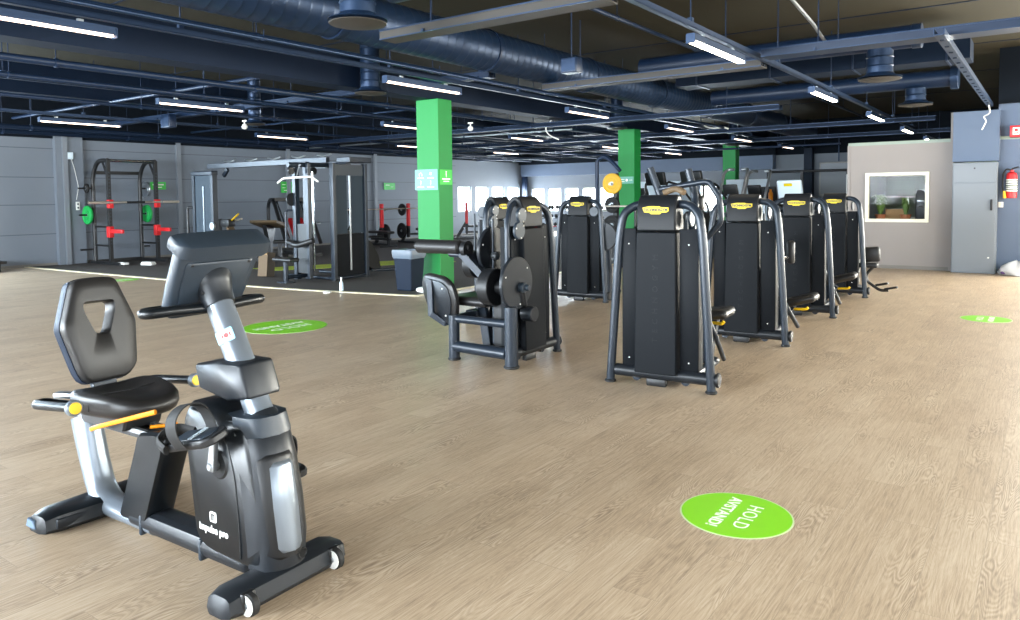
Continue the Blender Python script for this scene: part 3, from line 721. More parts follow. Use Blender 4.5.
def make_pulldown():
    t = thing('strength_machine', 'tall black strength machine nearest the camera with bent lever handles above its cover', 'strength machine', (-2.45, 5.36, 0), R(5), 'black strength machines in the right hand row')
    tower(t)
    q = MB(); q.tube([(-.33, .72, 1.74), (-.24, .75, 1.48), (-.12, .7, 1.10)], .032, 14, .1); q.build('lever_post', 'tube', t)
    q = MB(); q.tube([(.0, .75, 1.72), (.07, .75, 1.46), (.08, .6, 1.2)], .032, 14, .1); q.build('lever_post', 'tube', t)
    q = MB(); q.tube([(-.27, .74, 1.55), (.16, .70, 1.61), (.20, .70, 1.60), (.285, .70, 1.47), (.30, .70, 1.28), (.14, .70, 1.09), (.14, .45, .9)], .024, 14, .045); q.build('lever_handle', 'tube', t)
    q = MB(); q.tube([(-.17, .62, 1.52), (-.06, .62, 1.56), (.02, .58, 1.52)], .026, 14, .05); q.build('handle_grip', 'card_dark', t)
    pad(t, (.07, .8, 1.43), (.11, .10, .13), name='thigh_roller'); pad(t, (.0, .85, 1.30), (.10, .12, .12), 'black', name='pivot_block')
    q = MB(); q.box((.20, .84, .485), (.30, .34, .085), bev=.04, rot=RY(-6)); q.build('seat', 'soft', t, ang=50)
    q = MB(); q.tube([(.24, .66, .43), (.33, .62, .435), (.345, .62, .455)], .014, 8, .02); lab(q.build('seat_lever', 'yellow', t), 'yellow seat lever')
    q = MB(); q.beam((.12, .84, .06), (.18, .84, .44), .09, .12); q.build('seat_post', 'tube', t)
    q = MB(); q.tube([(.24, .34, .62), (.31, .5, .35), (.27, .9, .08)], .02, 10, .1); q.build('brace', 'tube', t)
    return t
def make_abductor(lb, x, y, rz, k):
    t = thing('strength_machine', lb, 'strength machine', (x, y, 0), rz, 'black strength machines in the right hand row')
    tower(t)
    # long low pad reaching out to the right
    q = MB(); q.box((.38, .72, .37+.04*k), (.40, .30, .085), bev=.04, rot=RY(-16)); q.build('seat', 'soft', t, ang=50)
    q = MB(); q.tube([(.38, .55, .30), (.50, .52, .31), (.52, .52, .33)], .014, 8, .02); lab(q.build('seat_lever', 'yellow', t), 'yellow seat lever')
    q = MB(); q.beam((.10, .75, .06), (.30, .75, .33), .09, .12); q.build('seat_post', 'tube', t)
    q = MB(); q.box((-.12, .85, .80), (.12, .36, .52), bev=.04, rot=RY(-12)); q.build('backrest', 'soft', t, ang=50)
    if k == 0:
        q = MB(); q.box((.30, .72, .88), (.085, .07, .25), bev=.03); q.build('knee_pad', 'soft', t, ang=50)
        q = MB(); q.tube([(.02, .7, .82), (.29, .7, .82), (.30, .72, .99)], .017, 10, .03); q.build('knee_bar', 'chrome', t)
    q = MB(); q.tube([(.18, .2, .75), (.34, .45, .30), (.36, .8, .08)], .024, 10, .12); q.build('brace', 'tube', t)
    q = MB(); q.tube([(-.25, .3, 1.28), (-.38, .5, 1.30), (-.44, .55, 1.1), (-.40, .5, .85)], .024, 12, .1); q.build('handle', 'tube', t)
    return t
make_pulldown()
make_abductor('black strength machine second from the camera in the right row, with upright knee pad', -2.49, 7.47, R(3), 0)
make_abductor('black strength machine third from the camera in the right hand row', -2.50, 9.50, R(3), 1)
def make_legcurl(x, y, rz):
    t = thing('strength_machine', 'black strength machine nearest the office window, with a small backrest and foot bars', 'strength machine', (x, y, 0), rz, 'black strength machines in the right hand row')
    tower(t)
    q = MB(); q.box((.44, .40, .60), (.22, .10, .22), bev=.03, rot=RY(-4)); q.build('backrest', 'soft', t, ang=50)
    q = MB(); q.box((.34, .42, .44), (.36, .20, .07), bev=.02); q.build('carriage', 'black', t)
    q = MB(); q.tube([(.46, .42, .42), (.36, .42, .30), (.37, .42, .20), (.55, .42, .07), (.66, .42, .08)], .021, 12, .06); fb = q.build('foot_frame', 'black', t)
    for dx, dz in ((.50, .12), (.62, .07)):
        q = MB(); q.tube([(dx, .38, dz+.03), (dx+.17, .30, dz+.075)], .017, 10); q.build('foot_bar', 'black', fb)
    for z in (.22, .36, .50): 
        q = MB(); q.box((.235, .36, z), (.10, .03, .05)); q.build('step_plate', 'white', t)
    return t
make_legcurl(-2.53, 11.6, R(2))

# machine on the left with rollers and cams: cover faces +x
def make_left(x, y, label, full=True):
    t = thing('strength_machine', label, 'strength machine', (x, y, 0), 0, 'black strength machines in the left hand group')
    XF.append(Matrix.Rotation(R(90), 4, 'Z')); tower(t, text_v=False, left_tube=not full, depth=.45); XF.pop()
    # pulleys next to the cover, cams and drum on x axles
    def disc(x0, x1, y, z, r, m='charcoal', nm='cam_disc'):
        q = MB(); q.drum((x0, y, z), (x1, y, z), r, 36); o = q.build(nm, m, t)
        for a in (40, 160, 280):
            k = MB(); k.drum((x1, y+r*.82*math.cos(R(a)), z+r*.82*math.sin(R(a))), (x1+.005, y+r*.82*math.cos(R(a)), z+r*.82*math.sin(R(a))), .008, 8); k.build('bolt', 'white', o)
        return o
    disc(-.02, .01, -.20, 1.335, .07, 'grey', 'pulley'); disc(-.01, .02, -.25, 1.20, .08, 'grey', 'pulley')
    q = MB(); q.tube([(-.10, -.14, 1.46), (-.08, -.27, 1.41), (-.06, -.34, 1.25), (-.06, -.34, .75)], .024, 12, .08); q.build('cable_guide', 'tube', t)
    disc(.0, .035, -.32, .74, .235)
    q = MB(); q.drum((.035, -.28, .70), (.09, -.28, .70), .045); q.drum((.08, -.27, .70), (.125, -.27, .70), .028); q.build('cam_hub', 'grey', t)
    q = MB(); q.tube([(.06, -.26, .66), (.06, -.22, .5)], .012, 8); q.build('cable', 'black', t)
    q = MB(); q.drum((.02, -.21, .46), (.14, -.21, .46), .068); q.build('counterweight', 'charcoal', t)
    q = MB(); q.drum((-.36, -.25, .68), (-.24, -.25, .68), .17); q.drum((-.24, -.25, .68), (-.05, -.25, .68), .06); q.build('cam_drum', 'black', t)
    if full:
        disc(-.46, -.42, -.06, 1.0, .22, 'charcoal'); q = MB(); q.drum((-.42, -.08, .95), (-.36, -.08, .95), .04); q.build('cam_hub', 'steel', t)
        q = MB(); q.beam((-.32, -.25, .72), (-.64, -.25, .98), .07, .09, up=(0, 1, 0)); q.build('lever_arm', 'tube', t)
        q = MB(); q.tube([(-.60, -.25, .955), (-.80, -.25, .965)], .028, 12); q.build('lever_bar', 'tube', t)
        q = MB(); q.drum((-1.21, -.25, 1.03), (-.66, -.25, 1.03), .068, 28, .02); ro = q.build('roller_pad', 'soft', t)
        q = MB(); q.drum((-1.25, -.25, 1.03), (-.56, -.25, 1.03), .026); q.build('roller_axle', 'black', ro)
        q = MB(); q.lathe([(.03, -.025), (.075, -.025), (.075, .025), (.03, .025)], (-.60, -.25, 1.02), 24, 'x'); q.build('arm_plate', 'black', t)
        # frame of the user side
        for y_ in (-.42, .15):
            q = MB(); q.tube([(-.62, y_, .02), (-.62, y_, .42)], .052, 14); po = q.build('frame_post', 'tube', t)
            q = MB(); q.drum((-.62, y_, 0), (-.62, y_, .022), .06); q.build('foot_cap', 'black', po)
            q = MB(); q.tube([(-.62, y_, .13), (-.02, y_, .12)], .052, 14); q.build('lower_rail', 'tube', t)
            q = MB(); q.tube([(-.62, y_, .385), (-.02, y_, .385)], .036, 14); q.build('upper_rail', 'tube', t)
        q = MB(); q.tube([(-.62, -.42, .385), (-.62, .15, .385)], .036, 14); q.build('end_rail', 'tube', t)
        q = MB(); q.tube([(0.03, -.42, .02), (0.03, -.42, .54)], .060, 16); po = q.build('front_post', 'tube', t)
        q = MB(); q.drum((.03, -.42, 0), (.03, -.42, .024), .07); q.build('foot_cap', 'black', po)
        # seat and backrest seen from behind
        q = MB(); q.box((-.58, -.10, .53), (.50, .44, .085), bev=.042); q.build('seat', 'soft', t, ang=50)
        q = MB(); q.beam((-.50, -.05, .08), (-.56, -.05, .45), .07, .09); q.build('seat_post', 'tube', t)
        q = MB(); out = rpoly([(-.13, -.22), (.14, -.22), (.19, .02), (.16, .16), (.08, .215), (-.15, .215), (-.21, .13), (-.21, 0)], .05)
        q.prism(out, 'xz', -.035, .035, .018); q.xf(Matrix.Translation((-.84, -.33, .545)) @ RX(10) @ RZ(-18) @ Matrix.Diagonal((1.5, 1, 1.05, 1))); bk = q.build('backrest', 'soft', t, ang=50)
        q = MB(); out = rpoly([(-.11, -.19), (.11, -.19), (.155, .02), (.13, .14), (.06, .18), (-.12, .18), (-.17, .11)], .04)
        q.prism(out, 'xz', -.052, -.034, .008); q.xf(Matrix.Translation((-.84, -.33, .545)) @ RX(10) @ RZ(-18) @ Matrix.Diagonal((1.5, 1, 1.05, 1))); q.build('back_plate', 'charcoal', bk, ang=50)
        q = MB(); q.beam((-.94, -.385, .72), (-.92, -.395, .38), .06, .03, up=(0, 1, 0)); q.beam((-.92, -.395, .40), (-.80, -.33, .31), .06, .05); q.beam((-.82, -.34, .31), (-.6, -.1, .40), .06, .05); q.build('back_support', 'tube', t)
        for px, pz in ((-.10, .12), (.08, .12), (-.09, -.13), (.08, -.13)):
            q = MB(); q.drum((px, -.058, pz), (px, -.05, pz), .008, 8); q.xf(Matrix.Translation((-.84, -.33, .545)) @ RX(10) @ RZ(-18) @ Matrix.Diagonal((1.5, 1, 1.05, 1))); q.build('bolt', 'white', bk)
        q = MB(); q.tube([(-.5, .10, .42), (-.48, .1, .2), (-.56, .1, .12), (-.60, .1, .2)], .014, 8, .05); q.build('foot_loop', 'tube', t)
    return t
make_left(-3.83, 5.70, 'black strength machine left of centre with long roller pad and round cams')
make_left(-5.45, 7.47, 'dark strength machine half hidden directly behind the roller machine', full=False)
def make_third():
    t = thing('strength_machine', 'slate strength machine with one large round cam, standing between left group and yellow plate', 'strength machine', (-5.45, 9.25, 0), R(2), 'black strength machines in the left hand group')
    tower(t, text_v=False)
    q = MB(); q.drum((.36, .06, .93), (.36, .10, .93), .20, 36); q.build('cam_disc', 'charcoal', t)
    q = MB(); q.drum((.33, .04, 1.10), (.33, .08, 1.10), .06); q.build('pulley', 'grey', t)
    q = MB(); q.drum((.24, .00, 1.28), (.24, .03, 1.28), .07); q.build('pulley', 'grey', t)
    q = MB(); q.beam((.38, .16, .02), (.38, .16, .75), .09, .07, up=(0, 1, 0)); q.build('front_post', 'tube', t)
    q = MB(); q.box((.62, .6, .5), (.4, .34, .08), bev=.04); q.build('seat', 'soft', t, ang=50)
    q = MB(); q.box((.62, .80, .80), (.30, .09, .5), bev=.04, rot=RX(-10)); q.build('backrest', 'soft', t, ang=50)
    q = MB(); q.beam((.6, .6, .02), (.62, .6, .46), .08, .08); q.build('seat_post', 'tube', t)
    return t
make_third()

# ------------------------------------------------------------------ ceiling services
def tagd(o, l, c, g=None): return tag(o, l, c, g)
# slab joints and downstand beams
g_ = MB()
for y in (-1.9, 1.6, 5.1, 8.6, 12.1, 15.6, 19.1, 22.6): g_.box(((XL+XR)/2, y, ZC-.004), (XR-XL, .03, .01))
struct(g_.build('trim_14', 'navy_dark', None, smooth=False))
for i, (x, w, z0, z1) in enumerate(((-8.45, .36, 3.12, 3.62), (-13.9, .34, 3.30, 3.80)  )):
    sbox('trim_%d' % (30+i), (x, (YB+YF)/2, (z0+z1)/2), (w, YF-YB, z1-z0), 'navy_dark')

rowname = {-2.9: 'rightmost', -7.0: 'second from the right', -11.2: 'third from the right', -15.3: 'leftmost'}
rows = {-2.9: (7.1, 11.7, 16.0, 20.1, 24.1), -7.0: (2.05, 7.0, 11.5, 15.75, 20.1, 24.4), -11.2: (6.3, 11.1, 15.6, 20.4, 25.0), -15.3: (6.3, 11.0, 15.7, 20.3)}
ordn = ['nearest the camera', 'next one back', 'third one back', 'fourth one back', 'fifth one back', 'farthest back']
def lamp(x, y0, z, label, cool, side):
    t = thing('ceiling_lamp', label, 'ceiling lamp', (x, y0, z), 0, 'slim linear lamps hung under the tracks')
    MB().box((0, .75, .062), (.085, 1.5, .07)).build('housing', 'galv', t, smooth=False)
    MB().box((0, .75, .0175), (.075 if not cool else .05, 1.46, .018)).build('diffuser', 'lamp_cool' if cool else 'lamp', t, smooth=False)
    for yy in (.0, 1.5): MB().box((0, yy, .045), (.095, .012, .09)).build('end_cap', 'galv', t, smooth=False)
    for yy in (.3, 1.2): MB().box((0, yy, .10), (.03, .05, .05)).build('bracket', 'steel', t, smooth=False)
for x, ys in rows.items():
    for i, y in enumerate(ys):
        lamp(x, y, 2.99, 'slim lamp under the %s light track, %s' % (rowname[x], ordn[i]), x < -3, 0)
for x in rows:
    t = thing('light_track', 'long slotted light track running to the back, the %s of four' % rowname[x], 'light track', (x, 0, 0), 0, 'light tracks along the ceiling')
    b = MB(); b.box((0, 11, 3.14), (.06, 33, .012)); b.box((-.026, 11, 3.165), (.008, 33, .05)); b.box((.026, 11, 3.165), (.008, 33, .05)); b.build('rail', 'galv', t, smooth=False)
    for k in range(11):
        y = -2+2.9*k+.4
        MB().cyl((0, y, 3.15), (0, y, ZC), .008, n=8).build('hanger_rod', 'navy', t)
        MB().box((0, y, 3.20), (.05, .05, .07)).build('hanger_clip', 'galv', t, smooth=False)

def ypipe(x, z, r, y0, y1, m, label, cat='ceiling pipe', name='ceiling_pipe', top=ZC):
    t = thing(name, label, cat, (x, 0, 0), 0)
    MB().cyl((0, y0, z), (0, y1, z), r, n=14).build('pipe', m, t)
    y = y0+1.4
    n = 0
    while y < y1 and n < 12:
        b = MB(); b.tube([(0, y-.02, z), (0, y+.02, z)], r*1.25, 14); b.cyl((0, y, z+r), (0, y, top), .006, n=6); b.build('hanger', 'navy', t); y += 2.7; n += 1
    return t
def xpipe(y, z, r, x0, x1, m, label, cat='ceiling pipe', name='ceiling_pipe'):
    t = thing(name, label, cat, (0, y, 0), 0)
    MB().cyl((x0, 0, z), (x1, 0, z), r, n=14).build('pipe', m, t)
    x = x0+.9; n = 0
    while x < x1 and n < 12:
        b = MB(); b.tube([(x-.02, 0, z), (x+.02, 0, z)], r*1.25, 14); b.cyl((x, 0, z+r), (x, 0, ZC), .006, n=6); b.build('hanger', 'navy', t); x += 2.7; n += 1
    return t
ypipe(-6.62, 3.17, .03, -2, 14, 'galv', 'shiny blue pipe beside the second light track, upper left')
ypipe(-6.50, 3.13, .02, -2, 20, 'galv', 'thin bright pipe running just right of the shiny blue pipe', top=3.22)
ypipe(-9.45, 3.12, .045, 0, 26, 'navy', 'navy pipe crossing the upper left above the power rack, topmost of three')
ypipe(-10.75, 3.12, .035, 0, 26, 'navy', 'navy pipe in the upper left, middle one of three')
ypipe(-12.6, 3.10, .03, 0, 26, 'navy', 'navy pipe in the upper left, lowest of three')
ypipe(-16.9, 3.02, .05, 0, 27, 'navy_dark', 'dark pipe running close along the grey left wall')
ypipe(-18.3, 3.05, .06, 0, 27, 'navy_dark', 'dark pipe nearest the top of the grey left wall')
ypipe(-4.75, 3.87, .03, 5, 26, 'navy', 'thin navy pipe running right of the large spiral duct')
ypipe(1.0, 3.3, .04, 0, 16, 'navy', 'navy pipe out at the right above the blue wall')

# large spiral duct
t = thing('spiral_duct', 'large round spiral duct hanging across the upper middle of the ceiling', 'air duct', (-6.3, 0, 3.50), 0)
prof = []
y = 1.6
while y < 25: prof += [(.27, y), (.27, y+.11), (.273, y+.12), (.273, y+.135), (.27, y+.145)]; y += .15
MB().lathe(prof, n=32, axis='y').build('duct_body', 'galv', t, ang=40)
for k in range(7):
    b = MB(); b.lathe([(.28, 5.5+k*2.7), (.288, 5.5+k*2.7), (.288, 5.54+k*2.7), (.28, 5.54+k*2.7)], n=32, axis='y'); b.build('band', 'navy', t)
def xduct(y, z, w, h, x0, x1, label, m='navy_dark'):
    t = thing('air_duct', label, 'air duct', (0, y, z), 0)
    MB().box(((x0+x1)/2, 0, 0), (x1-x0, w, h)).build('duct_body', m, t, smooth=False)
    k = x0+.4
    while k < x1: MB().box((k, 0, 0), (.03, w+.03, h+.03)).build('flange', 'navy', t, smooth=False); k += 1.3
xduct(13.3, 3.62, .6, .30, -5.6, -1.0, 'dark rectangular duct crossing behind the round diffusers at upper right')
xduct(19.5, 3.45, .5, .3, -17, -9.0, 'dark rectangular duct far back above the cardio machines')
t = thing('round_duct', 'dark round duct crossing the ceiling above the front light track, right side', 'air duct', (0, 11.2, 3.55), 0)
MB().cyl((-5.4, 0, 0), (-1.5, 0, 0), .15, n=24).build('duct_body', 'navy', t)
MB().drum((-1.52, 0, 0), (-1.4, 0, 0), .16, 24).build('end_collar', 'galv', t)
t = thing('round_duct', 'dark round duct feeding the diffuser just above the office wall', 'air duct', (0, 14.9, 3.45), 0)
MB().cyl((-5.6, 0, 0), (-1.4, 0, 0), .15, n=24).build('duct_body', 'navy', t)
MB().drum((-1.42, 0, 0), (-1.3, 0, 0), .20, 24).build('end_collar', 'galv', t)
t = thing('round_duct', 'wide pale grey brown air duct at the top edge above the nearest strength machine', 'air duct', (0, 5.3, 3.62), 0)
MB().cyl((-5.2, 0, 0), (-3.4, 0, 0), .24, n=24).build('duct_body', 'galv', t)

def tray(y, z, x0, x1, w, label, m='brown'):
    t = thing('cable_tray', label, 'cable tray', (0, y, z), 0)
    b = MB(); b.box(((x0+x1)/2, 0, 0), (x1-x0, w, .01)); b.box(((x0+x1)/2, -w/2, .04), (x1-x0, .008, .09)); b.box(((x0+x1)/2, w/2, .04), (x1-x0, .008, .09)); b.build('channel', m, t, smooth=False)
    b = MB(); b.box(((x0+x1)/2, -w/2-.006, .085), (x1-x0, .012, .012)); b.box(((x0+x1)/2, -w/2-.006, 0), (x1-x0, .012, .012)); b.build('lip', 'galv', t, smooth=False)
    x = x0+.6; n = 0
    while x < x1 and n < 14:
        MB().cyl((x, 0, 0), (x, 0, ZC-z), .008, n=8).build('hanger_rod', 'navy', t)
        MB().box((x, 0, .012), (.03, w+.06, .03)).build('hanger_bar', 'galv', t, smooth=False); x += 2.2; n += 1
    for dy, r in ((-w*.25, .016), (w*.1, .022), (w*.3, .013)):
        MB().cyl((x0, dy, .03), (x1, dy, .03), r, n=8).build('cable', 'navy_dark', t)
tray(5.65, 3.12, -5.6, -3.0, .22, 'brown cable tray crossing the top edge left of the bright front track')
tray(9.15, 3.12, -2.8, 4.0, .30, 'long cable tray running out to the right edge above the round diffusers', 'navy')
tray(9.75, 3.12, -6.3, -3.0, .24, 'cable tray between the spiral duct and the front light track', 'brown')
tray(8.9, 3.26, -18.5, -6.7, .16, 'thin cable tray crossing above the cable station to the nearest green column', 'navy')
tray(14.0, 3.03, -18.8, -4.0, .22, 'cable tray crossing behind the nearest green column', 'navy_dark')
tray(18.3, 3.03, -18.8, -2.0, .22, 'cable tray crossing at the middle green column', 'navy_dark')
tray(22.0, 3.03, -18.8, -2.0, .22, 'cable tray crossing far back near the windows', 'navy_dark')
t = thing('light_track', 'short slotted bracket rail slanting down to the bulkhead above the grey cabinet', 'light track', (-.93, 0, 0), 0)
b = MB(); b.box((0, 12.5, 3.06), (.09, 7.8, .012)); b.box((-.045, 12.5, 3.09), (.008, 7.8, .06)); b.box((.045, 12.5, 3.09), (.008, 7.8, .06)); b.build('rail', 'galv', t, smooth=False)
b = MB()
for k in range(18): b.box((0, 8.9+.42*k, 3.052), (.04, .05, .012))
b.build('slots', 'navy_dark', t, smooth=False)
xpipe(10.6, 3.42, .03, -3.2, 4, 'navy', 'thin navy pipe crossing above the right diffusers')
xpipe(11.0, 3.25, .022, -18, -9, 'galv', 'thin pipe crossing the left ceiling above the cable station')
xpipe(6.9, 3.3, .03, -18, -9.2, 'navy', 'navy pipe crossing the far left ceiling')
xpipe(15.0, 3.05, .025, -18.5, -9, 'steel', 'bright thin pipe crossing behind the nearest green column, left side')
xpipe(19.0, 3.0, .03, -18.5, -9, 'navy', 'dark pipe crossing in front of the far windows, nearer one')
xpipe(23.5, 2.95, .03, -18.5, -5, 'navy', 'dark pipe crossing in front of the far windows, farther one')
ypipe(-14.6, 3.0, .03, 14, 27, 'navy_dark', 'dark pipe over the far left windows, left one')
ypipe(-12.2, 2.98, .03, 14, 27, 'navy_dark', 'dark pipe over the far windows, right one')

def diffuser(x, y, z, label, s=1.0, top=None):
    top = top or ZC-z-.04
    t = thing('air_diffuser', label, 'air diffuser', (x, y, z), 0, 'round air diffusers hanging from the ceiling')
    prof = [(.001, .09*s)]
    b = MB(); pr = [(.155*s, .10)]
    zz = .10
    while zz < top: pr += [(.155*s, zz), (.155*s, zz+.09), (.164*s, zz+.10), (.155*s, zz+.11)]; zz += .115
    b.lathe(pr, n=28).build('duct_drop', 'galv', t)
    MB().lathe([(.16*s, .11), (.19*s, .075), (.255*s, .06), (.262*s, .05), (.19*s, .045), (.16*s, .05)], n=36).build('flange', 'galv', t)
    MB().lathe([(.001, 0), (.15*s, .004), (.25*s, .02), (.255*s, .026), (.15*s, .03), (.001, .03)], n=36).build('disc_plate', 'brown', t)
diffuser(-5.0, 4.68, 3.02, 'large round air diffuser hanging at the top edge left of centre', 1.0)
diffuser(-8.05, 7.75, 3.0, 'round air diffuser hanging just left of the nearest green column', .9)
diffuser(-1.9, 11.2, 3.0, 'round air diffuser at upper right, the nearer of two', 1.05, .34)
diffuser(-1.95, 14.9, 3.0, 'round air diffuser just above the office wall', 1.05, .26)
diffuser(-8.05, 15.4, 3.0, 'small round air diffuser just left of the middle green column', .9)
diffuser(-8.0, 23.0, 3.0, 'dark round air diffuser left of the farthest green column', .9)
diffuser(-13.1, 9.4, 3.0, 'small air diffuser in the left ceiling above the crossover beam', .8)

def wire(pts, r, m, label, cat='cable', name='loose_cable', fil=.1):
    return tag(MB().tube(pts, r, 8, fil).build(name, m, None), label, cat)
wire([(-2.39, 7.6, 3.85), (-2.40, 8.6, 3.7), (-2.45, 9.9, 3.62), (-2.46, 10.9, 3.45)], .022, 'steel', 'pale flexible conduit slanting down at the top right of the ceiling')
wire([(-.93, 16.0, 3.05), (-.90, 16.05, 2.9), (-1.02, 16.1, 2.86), (-.96, 16.1, 2.78), (-1.03, 16.1, 2.62)], .012, 'white', 'short white cable dangling in front of the bulkhead above the grey cabinet')
wire([(-7.0, 18.0, 3.2), (-6.8, 18.0, 3.13), (-6.5, 18.0, 3.14), (-6.4, 18.05, 3.1)], .02, 'white', 'curled white cable among the pipes above the farthest green column')
wire([(-8.9, 14.0, 3.2), (-9.1, 14.0, 3.0), (-9.0, 14.0, 2.85), (-8.8, 14.1, 2.75)], .014, 'white', 'white cable loop hanging left of the nearest green column')
def camera_ball(x, y, z, label):
    t = thing('ceiling_sensor', label, 'sensor', (x, y, z), 0)
    MB().box((0, 0, .11), (.12, .03, .03), bev=.006).build('mount', 'white', t)
    MB().ball((0, 0, 0), .055).build('sensor_dome', 'white', t); MB().cyl((0, 0, .04), (0, 0, .11), .012).build('stem', 'white', t)
camera_ball(-12.8, 8.95, 2.93, 'small white sensor hanging from the pipes in the left ceiling')
camera_ball(-9.6, 12.0, 2.9, 'small white sensor hanging just left of the nearest green column')
for (x, y, z, s_, l) in ((-14.9, 8.6, 3.15, .34, 'grey junction box among pipes at upper left'), (-5.1, 8.5, 3.2, .24, 'dark junction box between the nearest green column and spiral duct')):
    t = thing('junction_box', l, 'junction box', (x, y, z), 0)
    MB().box((0, 0, 0), (s_, .16, s_*.8), bev=.01).build('box_body', 'navy', t); MB().box((0, -.085, 0), (s_*.85, .01, s_*.65)).build('cover_plate', 'galv', t, smooth=False)
    MB().cyl((0, 0, s_*.4), (0, 0, ZC-z), .01, n=8).build('hanger_rod', 'navy', t)

# ------------------------------------------------------------------ cable crossover station on the left
def cable_station():
    t = thing('cable_station', 'large slate multi cable station with crossbeam, stacks and lat bar on rubber floor', 'cable machine', (-11.0, 9.55, 0), 0)
    # right hand stack tower, cover facing +x
    for y_ in (-.36, .42):
        MB().box((.43, y_, 1.08), (.10, .07, 2.15)).build('upright', 'tube', t, smooth=False, bevel=.006)
        MB().box((-.30, y_, 1.10), (.09, .09, 2.2)).build('upright', 'tube', t, smooth=False, bevel=.006)
    b = MB(); b.box((.42, .03, .45), (.03, .70, .80)); b.build('lower_guard', 'panel', t, smooth=False)
    b = MB(); b.box((.42, -.17, 1.42), (.012, .30, 1.12)); b.box((.42, .24, 1.42), (.012, .30, 1.12)); b.build('clear_guard', 'shroud', t, smooth=False)
    b = MB(); b.box((.43, .03, 2.03), (.02, .70, .20)); b.build('top_guard', 'grey', t, smooth=False)
    b = MB(); b.box((.445, .035, 1.05), (.008, .035, 1.75)); b.build('guide_slot', 'steel', t, smooth=False)
    b = MB(); b.box((.30, .03, .55), (.14, .40, .70)); b.build('weight_stack', 'black', t, smooth=False)
    for dx, dy in ((-.02, -.10), (-.02, .15), (-.05, -.62), (-.05, -.50)):
        MB().cyl((.1+dx, dy, .15), (.1+dx, dy, 2.0), .018).build('guide_rod', 'chrome', t)
    b = MB(); b.tube([(.45, -.36, .05), (.45, .42, .05)], .03, 10); b.tube([(-.9, -.36, .05), (.45, -.36, .05)], .03, 10); b.tube([(-.9, .42, .05), (.45, .42, .05)], .03, 10); b.build('base_frame', 'tube', t)
    for y_ in (-.36, .42): 
        MB().drum((.45, y_, 0), (.45, y_, .03), .05).build('foot_cap', 'black', t)
    # front facing lat station
    b = MB(); b.box((-.28, -.62, 1.1), (.09, .10, 2.15)); b.box((.10, -.64, 1.1), (.07, .08, 2.1)); b.build('lat_upright', 'tube', t, smooth=False, bevel=.006)
    b = MB(); b.box((-.1, -.60, .6), (.30, .10, .9)); b.build('lat_stack', 'black', t, smooth=False)
    b = MB(); b.tube([(.0, -1.0, 2.12), (.0, .45, 2.14)], .045, 10); b.box((-.05, .05, 2.14), (.9, .12, .10)); b.build('top_frame', 'tube', t)
    b = MB(); b.box((.38, .22, 2.22), (.36, .55, .10)); b.build('top_bracket', 'tube', t, smooth=False, bevel=.01)
    for y_ in (-.85, -.35, .1):
        MB().lathe([(.02, -.02), (.07, -.02), (.07, .02), (.02, .02)], (-.1, y_, 2.02), 20, 'x').build('pulley', 'black', t)
    q = MB(); q.tube([(-.30, -1.0, 1.80), (-.14, -1.0, 1.88), (.62, -1.0, 1.89), (.80, -1.0, 1.80)], .018, 8, .06); lab(q.build('lat_bar', 'white', t), 'long pale lat pull bar')
    q = MB(); q.cyl((.22, -1.0, 1.88), (.22, -.92, 2.12), .012, n=6); q.build('cable', 'steel', t)
    # low seat with single post, knee roller
    q = MB(); q.box((-.13, -1.0, .42), (.52, .22, .07), bev=.03); q.build('seat', 'soft', t, ang=50)
    q = MB(); q.cyl((-.13, -1.0, .02), (-.13, -1.0, .40), .045); q.box((-.13, -1.0, .012), (.26, .20, .024)); q.build('seat_post', 'tube', t)
    q = MB(); q.tube([(-.13, -.98, .10), (-.1, -.5, .10)], .035, 8); q.build('seat_rail', 'tube', t)
    q = MB(); q.tube([(-.40, -.72, .72), (-.05, -.80, .66), (.30, -.72, .76)], .05, 12, .1); q.build('knee_roller', 'soft', t)
    q = MB(); q.tube([(-.28, -.62, 1.3), (-.42, -.75, 1.3), (-.42, -.75, .62)], .02, 8, .06); q.build('handle', 'tube', t)
    q = MB(); q.lathe([(.09, -.012), (.12, -.012), (.12, .012), (.09, .012)], (-.30, -.70, 1.5), 24, 'x'); q.build('ring_handle', 'black', t)
    # row seat on the far side with angled foot rails
    q = MB(); q.prism(rpoly([(0, .30), (.30, .10), (.55, .10), (.50, .45), (.25, .80), (.05, .85)], .06), 'yz', .10, .34, .03); q.xf(Matrix.Translation((.0, .47, 0)) @ Matrix.Diagonal((1, .8, .85, 1))); q.build('row_pad', 'rubber_blk', t, ang=50)
    q = MB(); q.tube([(.40, .6, .12), (.55, 1.2, .10), (.65, 1.6, .42)], .03, 10, .2); q.tube([(.60, 1.5, .42), (.70, 1.8, .42)], .035, 10); q.build('foot_rail', 'tube', t)
    # crossbeam to the far tower
    b = MB(); b.box((-2.05, 0, 2.24), (3.9, .09, .11)); b.build('crossbeam', 'tube', t, smooth=False, bevel=.008)
    for k in range(5):
        q = MB(); q.tube([(-3.3+.75*k, -.08, 2.34), (-3.1+.75*k, -.10, 2.30), (-2.9+.75*k, -.08, 2.34)], .018, 8, .05); q.build('pull_up_grip', 'steel', t)
    b = MB(); b.beam((-3.45, 0, 2.02), (-3.30, 0, 2.16), .05, .08); b.build('gusset', 'tube', t)
    # far tower
    for dx in (-.42, .28):
        MB().box((-3.80+dx, -.2, 1.06), (.09, .12, 2.1)).build('upright', 'tube', t, smooth=False, bevel=.006)
    b = MB(); b.box((-3.87, -.22, 1.12), (.60, .03, 1.85)); lab(b.build('tower_guard', 'shroud', t, smooth=False), 'pale reflective shield of the far tower')
    b = MB(); b.box((-3.87, -.20, 2.08), (.80, .16, .10)); b.build('tower_top', 'tube', t, smooth=False, bevel=.02)
